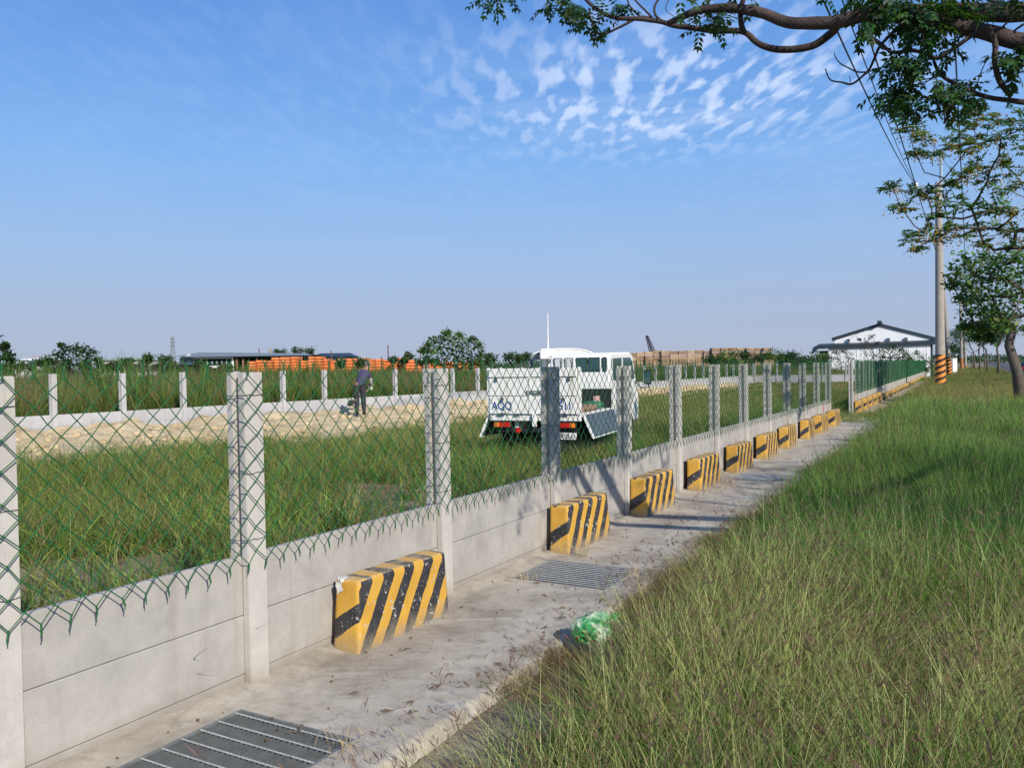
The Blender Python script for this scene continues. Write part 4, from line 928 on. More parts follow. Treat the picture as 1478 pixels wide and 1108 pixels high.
# x right, y away from the camera
hip = (-0.05, 0.0, 0.93); 
P_ = [(-0.05, 0, 0.93, 0.10, 0.08), (0.00, 0.06, 1.08, 0.09, 0.075), (0.09, 0.16, 1.28, 0.12, 0.08), (0.14, 0.24, 1.40, 0.06, 0.06), (0.18, 0.30, 1.48, 0.075, 0.085), (0.19, 0.31, 1.56, 0.085, 0.10), (0.19, 0.30, 1.64, 0.06, 0.07),
      (-0.13, -0.02, 0.88, 0.075), (-0.12, 0.01, 0.48, 0.06), (-0.11, -0.06, 0.08, 0.038), (-0.11, 0.06, 0.04, 0.035),
      (0.06, 0.05, 0.88, 0.075), (0.07, 0.10, 0.48, 0.06), (0.09, 0.06, 0.08, 0.038), (0.11, 0.18, 0.04, 0.035),
      (-0.02, 0.24, 1.33, 0.055), (0.02, 0.36, 1.10, 0.042), (0.16, 0.42, 0.96, 0.03), (0.20, 0.43, 0.93, 0.034, 0.02),
      (0.23, 0.17, 1.31, 0.055), (0.30, 0.24, 1.08, 0.042), (0.30, 0.34, 0.92, 0.03), (0.30, 0.37, 0.88, 0.034, 0.02)]
E_ = [(0, 1), (1, 2), (2, 3), (3, 4), (4, 5), (5, 6), (0, 7), (7, 8), (8, 9), (9, 10), (0, 11), (11, 12), (12, 13), (13, 14), (2, 15), (15, 16), (16, 17), (17, 18), (2, 19), (19, 20), (20, 21), (21, 22)]
skin('body', P_, E_, M_skin, pr)
M_shirt = simple('purple_shirt', (0.060, 0.052, 0.115), 0.85, 0, 0.15, 15); M_trous = simple('dark_trousers', (0.030, 0.030, 0.036), 0.85, 0, 0.2, 12)
sh = skin('shirt', [(-0.05, 0, 0.80, 0.175, 0.15), (0.00, 0.06, 1.08, 0.155, 0.12), (0.08, 0.15, 1.27, 0.18, 0.125), (0.13, 0.22, 1.38, 0.085, 0.08), (-0.02, 0.24, 1.33, 0.08), (0.01, 0.33, 1.16, 0.062), (0.23, 0.17, 1.31, 0.08), (0.285, 0.22, 1.14, 0.062)],
     [(0, 1), (1, 2), (2, 3), (2, 4), (4, 5), (2, 6), (6, 7)], M_shirt, pr)
skin('trousers', [(-0.045, 0.02, 1.07, 0.155, 0.13), (-0.13, -0.02, 0.84, 0.115), (-0.12, 0.01, 0.48, 0.088), (-0.115, -0.05, 0.16, 0.075), (0.06, 0.05, 0.84, 0.115), (0.07, 0.10, 0.48, 0.088), (0.09, 0.05, 0.16, 0.075)],
     [(0, 1), (1, 2), (2, 3), (0, 4), (4, 5), (5, 6)], M_trous, pr)
for x, y in ((-0.115, -0.06), (0.09, 0.05)): skin('boot', [(x, y, 0.24, 0.058), (x, y, 0.05, 0.055), (x+0.02, y+0.13, 0.04, 0.045, 0.035)], [(0, 1), (1, 2)], M_black, pr)
M_sleeve = simple('grey_arm_cover', (0.35, 0.36, 0.36), 0.8); M_sleeve2 = simple('green_arm_cover', (0.02, 0.10, 0.08), 0.8)
skin('arm_cover', [(0.285, 0.22, 1.16, 0.055), (0.30, 0.25, 1.04, 0.052), (0.30, 0.33, 0.94, 0.040)], [(0, 1), (1, 2)], M_sleeve, pr)
skin('arm_cover', [(0.01, 0.34, 1.15, 0.055), (0.06, 0.37, 1.06, 0.052), (0.15, 0.41, 0.97, 0.040)], [(0, 1), (1, 2)], M_sleeve2, pr)
def hand(wrist, d, nm='glove'):
    w = Vector(wrist); d = Vector(d).normalized(); s_ = d.cross(Vector((0, 0, 1))).normalized(); up = s_.cross(d)
    pts = [(*w, 0.026), (*(w+d*0.05), 0.030, 0.018)]; ed = [(0, 1)]
    for i in range(4):
        b_ = w+d*0.08+s_*(i-1.5)*0.019; k = len(pts); ln = (0.75, 1, 0.95, 0.8)[i]
        pts += [(*b_, 0.010), (*(b_+d*0.035*ln-up*0.01), 0.009), (*(b_+d*0.045*ln-up*0.035*ln), 0.008)]; ed += [(1, k), (k, k+1), (k+1, k+2)]
    k = len(pts); b_ = w+d*0.03-s_*0.03; pts += [(*b_, 0.011), (*(b_+d*0.03-s_*0.012-up*0.02), 0.009)]; ed += [(1, k), (k, k+1)]
    return skin(nm, pts, ed, simple('white_glove', (0.62, 0.61, 0.57), 0.8), pr, sub=1)
hand((0.30, 0.35, 0.91), (0.0, 0.25, -0.9)); hand((0.18, 0.425, 0.945), (0.25, 0.1, -0.5))
def headpart():
    bm = bmesh.new(); bmesh.ops.create_icosphere(bm, subdivisions=3, radius=1)
    bmesh.ops.delete(bm, geom=[v for v in bm.verts if v.co.z < -0.28 or (v.co.y > 0.62 and v.co.z < 0.2)], context='VERTS')
    for v in bm.verts: v.co = Vector((0.19+v.co.x*0.098, 0.30+v.co.y*0.115, 1.585+v.co.z*0.105))
    me = bpy.data.meshes.new('cap'); bm.to_mesh(me); bm.free(); me.polygons.foreach_set('use_smooth', [True]*len(me.polygons)); o = link('cap', me, simple('grey_brown_cap', (0.17, 0.125, 0.12), 0.85, 0, 0.2, 25), pr)
    mb = MB(); mb.add([(0.11, 0.38, 1.60), (0.27, 0.38, 1.60), (0.255, 0.49, 1.575), (0.19, 0.51, 1.57), (0.125, 0.49, 1.575)], [(0, 1, 2, 3, 4)]); b_ = mb.obj('brim', o.data.materials[0], o); md = b_.modifiers.new('s', 'SOLIDIFY'); md.thickness = 0.006
    # face parts: nose, eyes, ears (mostly turned away)
    for nm, pos, r, m in (('nose', (0.19, 0.415, 1.52), 0.016, M_skin), ('eye', (0.16, 0.395, 1.545), 0.011, M_white), ('eye', (0.22, 0.395, 1.545), 0.011, M_white), ('ear', (0.10, 0.30, 1.535), 0.026, M_skin), ('ear', (0.28, 0.30, 1.535), 0.026, M_skin), ('mouth', (0.19, 0.395, 1.485), 0.014, M_redp)):
        bm = bmesh.new(); bmesh.ops.create_icosphere(bm, subdivisions=2, radius=r)
        for v in bm.verts: v.co = Vector((v.co.x*(0.5 if nm == 'ear' else 1.2 if nm == 'mouth' else 1), v.co.y*0.8, v.co.z*(1.5 if nm == 'ear' else 0.4 if nm == 'mouth' else 1)))+Vector(pos)
        me = bpy.data.meshes.new(nm); bm.to_mesh(me); bm.free(); link(nm, me, m, pr)
headpart()
mb = MB()   # white print across the shirt back, near the left shoulder
for i, (x, z) in enumerate(((-0.02, 1.30), (0.03, 1.315))): mb.box(x-0.014, x+0.02, 0.0, 0.006, z-0.04, z+0.04); 
mb.box(-0.02, 0.045, 0.0, 0.006, 1.245, 1.262)
o = mb.obj('shirt_print', M_white, pr, loc=(0.03, 0.02, 0.03), rot=(math.radians(-8), 0, 0)); 
sv_ = empty('shovel', PB+Vector((0, 0, 0)), math.radians(4), 'dark long-handled shovel held low by the worker on the dirt bank', 'shovel')
mb = MB(); mb.tube([(0.36, 0.44, 0.95), (0.30, 0.40, 0.87), (0.10, 0.16, 0.68), (-0.20, -0.14, 0.44)], 0.014, 8); mb.obj('handle', M_wood, sv_)
bm = bmesh.new(); bmesh.ops.create_icosphere(bm, subdivisions=3, radius=1)
for v in bm.verts: v.co = Matrix.Rotation(math.radians(-30), 3, 'Y') @ Vector((v.co.x*0.13, v.co.y*0.02+0.03*v.co.x**2, v.co.z*0.085)) + Vector((-0.28, -0.16, 0.40))
me = bpy.data.meshes.new('blade'); bm.to_mesh(me); bm.free(); link('blade', me, M_black, sv_)

# ------------------------------------------------------------------ trees
def ell_leaf(): return [(0, 0, 0), (0.5, 0.33, 0.08), (0.28, 0.25, 0.05)]
class Leaves:
    def __init__(s): s.V = []; s.F = []; s.C = []
    def leaf(s, p, d, n, l, w, c):     # pointed leaflet folded along its midrib: 6 verts, 4 faces as quads
        sd = d.cross(n); b = len(s.V)
        if sd.length < 1e-4: return
        sd.normalize(); up = n*0.16*w
        s.V += [tuple(p), tuple(p+d*l*0.40+sd*w*0.5+up), tuple(p+d*l), tuple(p+d*l*0.40-sd*w*0.5+up), tuple(p+d*l*0.45)]
        s.F += [(b, b+1, b+2, b+4), (b, b+4, b+2, b+3)]; s.C += [c]*5
    def spray(s, p, d, L_, pairs, ll, lw, c, r):
        """pinnate leaf: drooping rachis with paired leaflets"""
        d = d.normalized(); side = d.cross(Vector((0, 0, 1)))
        if side.length < 0.1: side = d.orthogonal()
        side.normalize(); pos = Vector(p)
        for k in range(pairs):
            q = k/pairs; d2 = (d+Vector((0, 0, -0.9*q*q))).normalized(); pos = pos+d2*L_/pairs; n = side.cross(d2)
            for sg in (-1, 1):
                ld = (side*sg*0.85+d2*0.55+Vector((0, 0, -0.35))+Vector((r.gauss(0, .15), r.gauss(0, .15), r.gauss(0, .15)))).normalized()
                cc = tuple(v*r.uniform(0.75, 1.25) for v in c); s.leaf(pos, ld, n, ll*r.uniform(0.7, 1.1), lw, cc)
        s.leaf(pos, d2, side.cross(d2), ll, lw, c)
    def tuft(s, p, size, c, r):
        d = Vector((r.gauss(0, 1), r.gauss(0, 1), r.gauss(0, .6))).normalized(); n = Vector((r.gauss(0, .5), r.gauss(0, .5), 1)).normalized()
        s.leaf(Vector(p), d, n, size, size*0.55, tuple(v*r.uniform(0.7, 1.3) for v in c))
    def build(s, name, parent, m=None):
        me = np_mesh(name, s.V, s.F, np.array(s.C)); o = link(name, me, m or M_leaf, parent); o['kind'] = 'stuff'; return o
def skeleton(trunk, targets, r, r_tip=0.008, seg=0.35, jit=0.06, expo=2.3, up=0.12, r_trunk=None):
    """limbs reach from the trunk to every leaf cluster, thickening where they join"""
    nodes = [Vector(p) for p in trunk]; par = [-1]+list(range(len(trunk)-1)); fixed = len(trunk)
    top = nodes[-1]; order = sorted(range(len(targets)), key=lambda i: (targets[i]-top).length); ends = []
    for i in order:
        t = targets[i]; best = min(range(max(0, fixed-2), len(nodes)), key=lambda k: (nodes[k]-t).length+0.25*max(0, nodes[k].z-t.z+0.1)+(0.15 if k < fixed else 0))
        a = nodes[best]; n = max(2, int((t-a).length/seg)); pidx = best; bow = Vector((r.gauss(0, 1), r.gauss(0, 1), r.gauss(0, .5)))*(t-a).length*jit
        for k in range(1, n+1):
            q = k/n; p = a.lerp(t, q)+bow*math.sin(math.pi*q)+Vector((0, 0, -up*(t-a).length*math.sin(math.pi*q)*0.6))
            if k < n: p += Vector((r.gauss(0, 1), r.gauss(0, 1), r.gauss(0, 1)))*seg*0.08
            nodes.append(p); par.append(pidx); pidx = len(nodes)-1
        ends.append(pidx)
    acc = [0.0]*len(nodes)
    for e in ends: acc[e] += r_tip**expo
    for i in range(len(nodes)-1, 0, -1):
        if acc[i] == 0: acc[i] = r_tip**expo
        acc[par[i]] += acc[i]
    rad = [a**(1/expo) for a in acc]
    if r_trunk:
        for i in range(fixed): rad[i] = max(rad[i], r_trunk*(1-0.45*i/fixed))
    kids = {}
    for i, p in enumerate(par): kids.setdefault(p, []).append(i)
    mb = MB(); stack = [(0, [])]
    done = [False]*len(nodes)
    def chain(start, pre):
        c = list(pre); i = start
        while True:
            c.append(i); done[i] = True; ks = kids.get(i, [])
            if not ks: break
            ks = sorted(ks, key=lambda k: -rad[k])
            for k in ks[1:]: todo.append((k, [i]))
            i = ks[0]
        rr = [rad[j]*(1+0.16*noise.noise(nodes[j]*2.3)) for j in c]
        if pre: rr[0] = min(rr[0], rr[1]*1.25)
        if len(c) > 1: mb.tube([nodes[j] for j in c], rr, 9 if rr[0] > 0.05 else 5)
    todo = [(0, [])]
    while todo: s_, p = todo.pop(); chain(s_, p)
    return mb, nodes
def tree(name, label, trunk, clusters, col, leafsize=0.10, per=60, spray=None, bark=None, seed=1, r_tip=0.008, r_trunk=None, group=None, berries=None, seg=0.35, dens=1.0, cat='tree', up=0.12):
    r = random.Random(seed); b = Vector(trunk[0]); root = empty(name, b, 0, label, cat, group)
    tg = [Vector(c[:3]) for c in clusters]; mb, nodes = skeleton(trunk, tg, r, r_tip, seg, r_trunk=r_trunk, up=up)
    mb.v = [tuple(Vector(v)-b) for v in mb.v]; mb.obj('trunk', bark or M_bark, root, smooth=True)
    lv = Leaves()
    for c in clusters:
        p = Vector(c[:3]); R = c[3]
        for k in range(int((per if spray is None else spray[0])*dens*(c[4] if len(c) > 4 else 1))):
            o = Vector((r.gauss(0, .5), r.gauss(0, .5), r.gauss(0, .38)))*R
            if spray: o = Vector((o.x*0.72, o.y*0.72, o.z*0.5))
            cc = tuple(v*r.uniform(0.8, 1.2) for v in (col if not isinstance(col, list) else col[r.randrange(len(col))]))
            if spray: lv.spray(p+o*0.8-b, (o+Vector((r.gauss(0, .1), r.gauss(0, .1), 0.05))), spray[1]*r.uniform(0.7, 1.1), spray[2], spray[3], spray[4], cc, r)
            else: lv.tuft(p+o-b, leafsize*r.uniform(0.6, 1.3), cc, r)
    lv.build('crown', root)
    if berries:
        mb = MB(); 
        for c in clusters:
            if r.random() > berries[1]: continue
            p = Vector(c[:3])-b
            for k in range(berries[0]):
                q = p+Vector((r.gauss(0, .6)*c[3], r.gauss(0, .6)*c[3], -abs(r.gauss(0.2, .5))*c[3])); e = berries[2]*r.uniform(0.7, 1.2)
                mb.add([q+Vector(v)*e for v in ((1, 0, 0), (-1, 0, 0), (0, 1, 0), (0, -1, 0), (0, 0, 1), (0, 0, -1))], [(0, 2, 4), (2, 1, 4), (1, 3, 4), (3, 0, 4), (2, 0, 5), (1, 2, 5), (3, 1, 5), (0, 3, 5)])
                if r.random() < 0.25: mb.tube([q, q+Vector((r.gauss(0, .04), r.gauss(0, .04), 0.14))], e*0.14, 3)
        o = mb.obj('berries', M_berry, root); o['kind'] = 'stuff'
    return root
M_berry = simple('yellow_berries', (0.50, 0.31, 0.06), 0.5, 0, 0.3, 20)
LG = [(0.030, 0.075, 0.022), (0.040, 0.095, 0.026), (0.055, 0.115, 0.030)]
LG2 = [(0.05, 0.13, 0.03), (0.085, 0.18, 0.04), (0.12, 0.22, 0.055), (0.18, 0.25, 0.07)]
# -- overhanging tree: limbs traced in space, crown overhead
def overhang():
    r = random.Random(5); base = Vector((6.4, 4.0, -0.1)); root = empty('chinaberry_tree', base, 0, 'overhanging tree whose dark limbs and leaves reach across the top of the view', 'tree')
    mb = MB()
    def limb(px_, Y0, Y1, w0, w1, n=8):
        k = len(px_); pts = []
        for i, (x, y) in enumerate(px_): Yq = Y0+(Y1-Y0)*i/(k-1); pts.append(at(x, y, Yq)-base)
        # smooth the polyline
        sp = [pts[0]]
        for i in range(k-1):
            p0 = pts[max(i-1, 0)]; p1 = pts[i]; p2 = pts[i+1]; p3 = pts[min(i+2, k-1)]
            for q in (0.25, 0.5, 0.75, 1.0):
                sp.append(0.5*((2*p1)+(p2-p0)*q+(2*p0-5*p1+4*p2-p3)*q*q+(3*p1-p0-3*p2+p3)*q**3))
        rr = [(w0+(w1-w0)*i/(len(sp)-1))*(Y0+(Y1-Y0)*i/(len(sp)-1))/FPX*0.5*(1+0.08*noise.noise(sp[i]*9)) for i in range(len(sp))]
        sp = [p+Vector((noise.noise(p*5), noise.noise(p*5+Vector((7, 0, 0))), noise.noise(p*5+Vector((0, 7, 0)))))*0.012 for p in sp]
        mb.tube(sp, rr, n); return sp
    trunk = [Vector((0, 0, 0)), Vector((-0.1, 0.02, 1.2)), Vector((-0.05, 0.05, 2.2)), Vector((-0.25, 0.1, 3.0))]; mb.tube(trunk, [0.24, 0.19, 0.17, 0.16], 14)
    e1 = at(1560, 62, 4.2)-base; e2 = at(1560, 10, 4.4)-base
    mb.tube([trunk[2], (trunk[2]+e1)/2+Vector((0, 0, 0.1)), e1], [0.12, 0.075, 0.055], 10); mb.tube([trunk[3], (trunk[3]+e2)/2, e2], [0.14, 0.085, 0.065], 10)
    limb([(1560, 62), (1478, 60), (1430, 48), (1387, 40), (1346, 31), (1300, 25)], 4.2, 4.5, 27, 17, 10)
    limb([(1560, 10), (1478, 18), (1418, 18), (1360, 16), (1304, 20), (1253, 22), (1211, 31), (1165, 33), (1133, 31), (1092, 19), (1055, 11), (1014, 14), (985, 26), (965, 34)], 4.4, 5.1, 30, 8, 10)
    limb([(1225, 28), (1210, 38), (1203, 47), (1183, 62), (1165, 69), (1141, 72), (1117, 70), (1092, 62), (1072, 47), (1032, 44), (979, 40), (955, 32), (925, 29), (891, 26), (863, 16), (845, 0), (836, -18)], 4.8, 5.5, 13, 4.5, 8)
    limb([(958, 32), (926, 26), (905, 34), (891, 40), (875, 47), (862, 46), (856, 38), (850, 20)], 5.3, 5.5, 5, 2, 6)
    limb([(1075, 50), (1070, 35), (1068, 15), (1072, -6), (1080, -30)], 5.0, 4.9, 8, 7, 6)
    limb([(958, 32), (947, 22), (946, 8), (955, -6)], 5.3, 5.3, 4, 3, 5); limb([(942, 26), (925, 10), (912, -8)], 5.3, 5.4, 3.5, 2.5, 5); limb([(925, 26), (912, 12), (905, -4)], 5.4, 5.4, 3, 2, 5)
    limb([(965, 0), (961, 14), (972, 25)], 5.2, 5.2, 1.4, 1, 4); limb([(1078, 20), (1074, 33), (1074, 44)], 5.0, 5.0, 1.6, 1, 4)
    limb([(1430, 42), (1405, 52), (1367, 77), (1350, 85), (1333, 77), (1313, 73), (1286, 75), (1269, 60), (1257, 50), (1255, 36)], 4.3, 4.6, 6.5, 4, 7)
    limb([(1520, 150), (1478, 147), (1458, 144), (1414, 137), (1387, 126), (1356, 106), (1346, 87)], 4.3, 4.5, 9, 4, 7)
    limb([(1400, 131), (1380, 134), (1360, 142), (1333, 141), (1323, 133), (1306, 120), (1298, 112)], 4.4, 4.6, 5, 2, 6)
    limb([(1420, 38), (1437, 62), (1437, 89), (1443, 116), (1460, 138)], 4.25, 4.35, 8, 8, 7)
    limb([(1310, 28), (1296, 41), (1271, 64), (1261, 87), (1253, 104), (1232, 121), (1215, 119), (1197, 115), (1191, 100)], 4.5, 4.8, 6, 1.6, 6)
    limb([(1253, 104), (1238, 104), (1224, 98), (1212, 92), (1205, 83), (1204, 76)], 4.7, 4.8, 2.6, 1.2, 5); limb([(1238, 35), (1242, 50), (1258, 56), (1270, 64)], 4.6, 4.6, 3, 3, 5)
    limb([(1360, 143), (1371, 158), (1367, 168), (1362, 179)], 4.4, 4.4, 4.5, 4, 5); limb([(1361, 145), (1361, 160), (1363, 176)], 4.4, 4.4, 2, 2, 4)
    limb([(1228, 121), (1226, 110)], 4.75, 4.75, 1.4, 1, 4); limb([(1410, 122), (1418, 100), (1429, 82)], 4.4, 4.4, 2, 1, 4); limb([(1360, 104), (1340, 112), (1312, 115)], 4.5, 4.6, 2.4, 1.2, 4)
    limb([(1345, 82), (1335, 62), (1332, 40)], 4.4, 4.4, 3, 3, 5); limb([(1365, 97), (1372, 72), (1380, 54)], 4.4, 4.4, 2, 1.2, 4); limb([(1475, 20), (1455, 32), (1440, 50), (1452, 38)], 4.3, 4.3, 3, 2, 4)
    limb([(1478, 35), (1465, 44), (1455, 52)], 4.2, 4.3, 4, 2, 5); limb([(1450, 5), (1425, 0), (1400, -20)], 4.3, 4.4, 6, 4, 5)
    mb.obj('trunk', M_bark, root, smooth=True)
    lv = Leaves()
    def cl(x, y, rad, Y, n):
        for k in range(n):
            a = r.uniform(0, 6.28); d = 0.78*rad*math.sqrt(r.random()); p = at(x+d*math.cos(a), y-5+d*math.sin(a)*0.8, Y+r.gauss(0, .08))-base
            dr = Vector((r.gauss(0, .7), r.gauss(0, .7), r.gauss(-.25, .35))); cc = tuple(v*r.uniform(.7, 1.3) for v in LG[r.randrange(3)])
            lv.spray(p, dr, r.uniform(.07, .12), 4, 0.046, 0.020, cc, r)
    for x, y, rad, Y, n in ((712, 2, 20, 5.5, 14), (735, -6, 12, 5.5, 6), (808, 6, 28, 5.5, 26), (835, 22, 20, 5.5, 18), (848, 40, 11, 5.4, 10), (870, 28, 12, 5.4, 8), (895, 6, 12, 5.4, 5), (880, 45, 8, 5.4, 4), (905, 14, 10, 5.4, 4),
                         (1018, 10, 18, 5.1, 12), (1030, 32, 16, 5.0, 12), (1008, 45, 10, 5.1, 6), (1048, 25, 12, 5.0, 6), (1090, 8, 10, 5.0, 4), (1185, 0, 10, 4.8, 6), (985, -5, 14, 5.1, 6), (1060, -10, 20, 5.0, 8),
                         (1242, 10, 24, 4.7, 22), (1275, 5, 30, 4.6, 34), (1262, 28, 20, 4.6, 22), (1250, 45, 12, 4.6, 9), (1310, 18, 28, 4.5, 30), (1320, 42, 24, 4.5, 22), (1345, 30, 30, 4.45, 34), (1370, 8, 30, 4.4, 30), (1350, 50, 18, 4.4, 12), (1395, 30, 20, 4.4, 16), (1375, 70, 10, 4.4, 5),
                         (1302, 90, 24, 4.5, 28), (1318, 98, 18, 4.5, 14), (1280, 100, 14, 4.55, 10), (1283, 140, 18, 4.55, 16), (1303, 128, 16, 4.5, 12), (1310, 152, 22, 4.5, 20), (1330, 155, 14, 4.5, 8), (1338, 68, 12, 4.5, 8),
                         (1385, 130, 16, 4.4, 14), (1375, 150, 18, 4.4, 18), (1402, 148, 14, 4.4, 12), (1352, 140, 12, 4.45, 8), (1362, 122, 12, 4.4, 6), (1448, 98, 12, 4.3, 8), (1462, 85, 16, 4.25, 12), (1478, 75, 16, 4.2, 12), (1470, 112, 14, 4.3, 8), (1440, 10, 20, 4.3, 12), (1475, 5, 20, 4.2, 12), (1370, 82, 8, 4.4, 4), (1318, 118, 10, 4.5, 6)):
        cl(x, y, rad, Y, int(n*1.1))
    # the rest of the crown, above and beside the camera
    tg = []
    for k in range(9000):
        p = Vector((r.uniform(2.0, 10.6), r.uniform(-1.5, 7.0), r.uniform(3.9, 7.2)))
        if p.y > 0.2 and (p.z-1.65)/p.y < 0.62 and p.x/p.y < 0.78: continue
        ax0 = Vector((2.6, 2.6, 4.15)); ax1 = Vector((5.0, 4.3, 5.1)); q_ = max(0, min(1, (p-ax0).dot(ax1-ax0)/(ax1-ax0).length_squared)); near_ = (p-ax0.lerp(ax1, q_)).length < 0.62
        if not (near_ or (p.x > 8.2 and ((p.x-9.2)/1.4)**2+((p.y-2.5)/3.5)**2+((p.z-5.6)/1.5)**2 < 1)): continue
        tg.append(p)
        if len(tg) > 40: break
    mb2, _ = skeleton([base+trunk[3], base+trunk[3]+Vector((0.1, 0, 0.5))], tg, r, 0.010, 0.4)
    mb2.v = [tuple(Vector(v)-base) for v in mb2.v]; mb2.obj('branches', M_bark, root, smooth=True)['kind'] = 'stuff'
    for p in tg:
        for k in range(30):
            o = Vector((r.gauss(0, .34), r.gauss(0, .34), r.gauss(0, .22))); lv.spray(p+o-base, Vector((r.gauss(0, 1), r.gauss(0, 1), r.gauss(-.2, .4))), r.uniform(.16, .24), 4, 0.062, 0.028, LG[r.randrange(3)], r)
    lv.build('crown', root)
overhang()
def pxcl(lst, Y, jy=0.0, seed=3):
    r = random.Random(seed); o = []
    for q in lst:
        Yq = Y+r.uniform(-jy, jy); p = at(q[0], q[1], Yq); o.append((p.x, p.y, p.z, q[2]*Yq/FPX*1.0, q[3] if len(q) > 3 else 1))
    return o
# second tree, trunk just outside the frame
cl2 = pxcl([(1312, 188, 16), (1335, 200, 14), (1322, 222, 10), (1349, 226, 14), (1372, 210, 12), (1289, 271, 11), (1301, 300, 12), (1320, 276, 15), (1338, 282, 10), (1345, 312, 13), (1365, 272, 14), (1380, 262, 16), (1382, 292, 16), (1362, 295, 14), (1315, 345, 16), (1333, 335, 16), (1352, 345, 16), (1322, 358, 10), (1370, 330, 15), (1388, 340, 12),
              (1388, 190, 20), (1405, 170, 22), (1428, 175, 22), (1452, 165, 24), (1472, 180, 26), (1398, 215, 18), (1420, 205, 22), (1445, 200, 24), (1470, 215, 24), (1410, 240, 20), (1435, 235, 22), (1460, 245, 24), (1395, 252, 14), (1425, 262, 16), (1450, 272, 18), (1475, 268, 20), (1402, 300, 14), (1425, 305, 12), (1445, 300, 16), (1470, 305, 20), (1412, 328, 12), (1440, 330, 16), (1466, 335, 18), (1500, 170, 30), (1510, 215, 30), (1520, 260, 30), (1505, 310, 30), (1550, 190, 35), (1560, 250, 35), (1550, 300, 30), (1600, 230, 40), (1420, 352, 10), (1460, 358, 12), (1490, 350, 20), (1530, 340, 25)], 13.0, 1.3)
BT = Vector((9.9, 13.2, -0.1))
tree('chinaberry_tree', 'second roadside tree with yellow berries, its branches crossing in front of the concrete pole', [BT, BT+Vector((-0.1, 0, 1.2)), BT+Vector((-0.25, 0, 2.2)), BT+Vector((-0.35, 0, 2.9))], cl2, LG2, seed=8, spray=(20, 0.13, 4, 0.080, 0.038), r_tip=0.0062, r_trunk=0.2, berries=(34, 0.8, 0.015), seg=0.3, dens=0.9)
# third tree: trunk in view at the right edge
T3 = gnd(1474, 583); T3.z = -0.1
k3 = [(1383, 395, 16), (1375, 410, 12), (1395, 380, 18), (1410, 392, 18), (1420, 372, 18), (1440, 380, 20), (1462, 372, 22), (1398, 412, 15), (1425, 405, 20), (1450, 400, 22), (1475, 395, 24), (1390, 432, 12), (1408, 430, 16), (1432, 428, 20), (1455, 425, 22), (1478, 420, 24), (1400, 452, 14), (1420, 450, 18), (1442, 452, 18), (1418, 470, 14), (1436, 475, 14), (1450, 470, 14), (1500, 380, 26), (1505, 410, 26), (1525, 390, 30), (1530, 430, 30), (1555, 400, 30), (1500, 440, 24), (1430, 488, 10), (1412, 486, 8), (1395, 470, 8), (1545, 360, 30), (1490, 358, 24), (1575, 420, 30)]
tree('chinaberry_tree', 'tree with a thick pale leaning trunk at the edge of the grass verge', [T3, T3+Vector((-0.15, 0, 1.3)), T3+Vector((-0.45, 0, 2.3)), T3+Vector((-0.3, 0, 3.0))], pxcl(k3, T3.y, 1.8), LG2, seed=9, leafsize=0.21, per=135, r_tip=0.022, r_trunk=0.21, bark=M_barkpale, seg=0.5, group='roadside trees in a row')
for i, (t, u, hh, spd, c, lab) in enumerate(((107.8, 2.1, 7.6, 3.4, LG2, 'tree behind the thick trunk with a green crown'), (126, 1.2, 7.8, 3.6, [(0.10, 0.11, 0.05), (0.14, 0.11, 0.07), (0.07, 0.10, 0.035)], 'tree with a brownish crown in the roadside row'),
                                         (148, 0.4, 8, 4.0, LG, 'smaller dark tree farther along the roadside row'), (172, -0.4, 8.5, 4.6, LG, 'distant dark tree near the far end of the roadside row'), (205, 1.5, 9, 6, LG, 'far dark tree closing the roadside row'), (245, -1, 9, 8, LG, 'farthest tree of the roadside row'))):
    b = fp(t, u, -0.1); r = random.Random(i+40); cs = []
    for k in range(26):
        a = r.uniform(0, 6.28); d = spd*math.sqrt(r.random()); cs.append((b.x+d*math.cos(a)*0.9, b.y+d*math.sin(a), hh*(0.62+0.36*r.random()*(1-0.5*d/spd)), 0.85))
    tree('roadside_tree', lab, [b, b+Vector((0.1, 0, hh*0.2)), b+Vector((-0.1, 0, hh*0.4))], cs, c, seed=i+60, leafsize=0.30, per=80, r_tip=0.025, r_trunk=0.15, bark=M_barkpale, seg=0.6, group='roadside trees in a row')
# tree standing in the rough grass beyond the far fence
b = gnd(656, 530); b = at(656, 545, 58); b.z = -0.1
k5 = [(655, 490, 14), (640, 487, 9), (626, 492, 9), (634, 500, 12), (650, 503, 14), (668, 497, 12), (682, 490, 7), (672, 508, 14), (690, 498, 8), (622, 508, 9), (640, 515, 13), (660, 516, 14), (680, 518, 12), (645, 480, 6), (663, 484, 7), (610, 506, 5), (694, 512, 7), (650, 525, 12), (672, 526, 12), (632, 524, 9), (690, 524, 7), (618, 498, 5)]
tree('field_tree', 'lone bushy green tree standing in the rough grass beyond the far fence', [b, b+Vector((0, 0, 0.8)), b+Vector((0.1, 0, 1.6))], pxcl(k5, 58, 1.2), LG2, seed=70, leafsize=0.24, per=130, r_tip=0.02, r_trunk=0.16, seg=0.5)
def bush(name, label, pxs, Y, col, n=60, size=0.3, seed=1, jy=1.0, cat='bush', group=None, bark=None, rt=0.03):
    cs = pxcl(pxs, Y, jy, seed); b = Vector((sum(c[0] for c in cs)/len(cs), Y, -0.1)); top = max(c[2] for c in cs)
    return tree(name, label, [b, b+Vector((0.05, 0, top*0.15)), b+Vector((0, 0, top*0.3))], cs, col, seed=seed, leafsize=size, per=n, r_tip=rt, r_trunk=rt*3, seg=0.8, cat=cat, group=group, bark=bark)
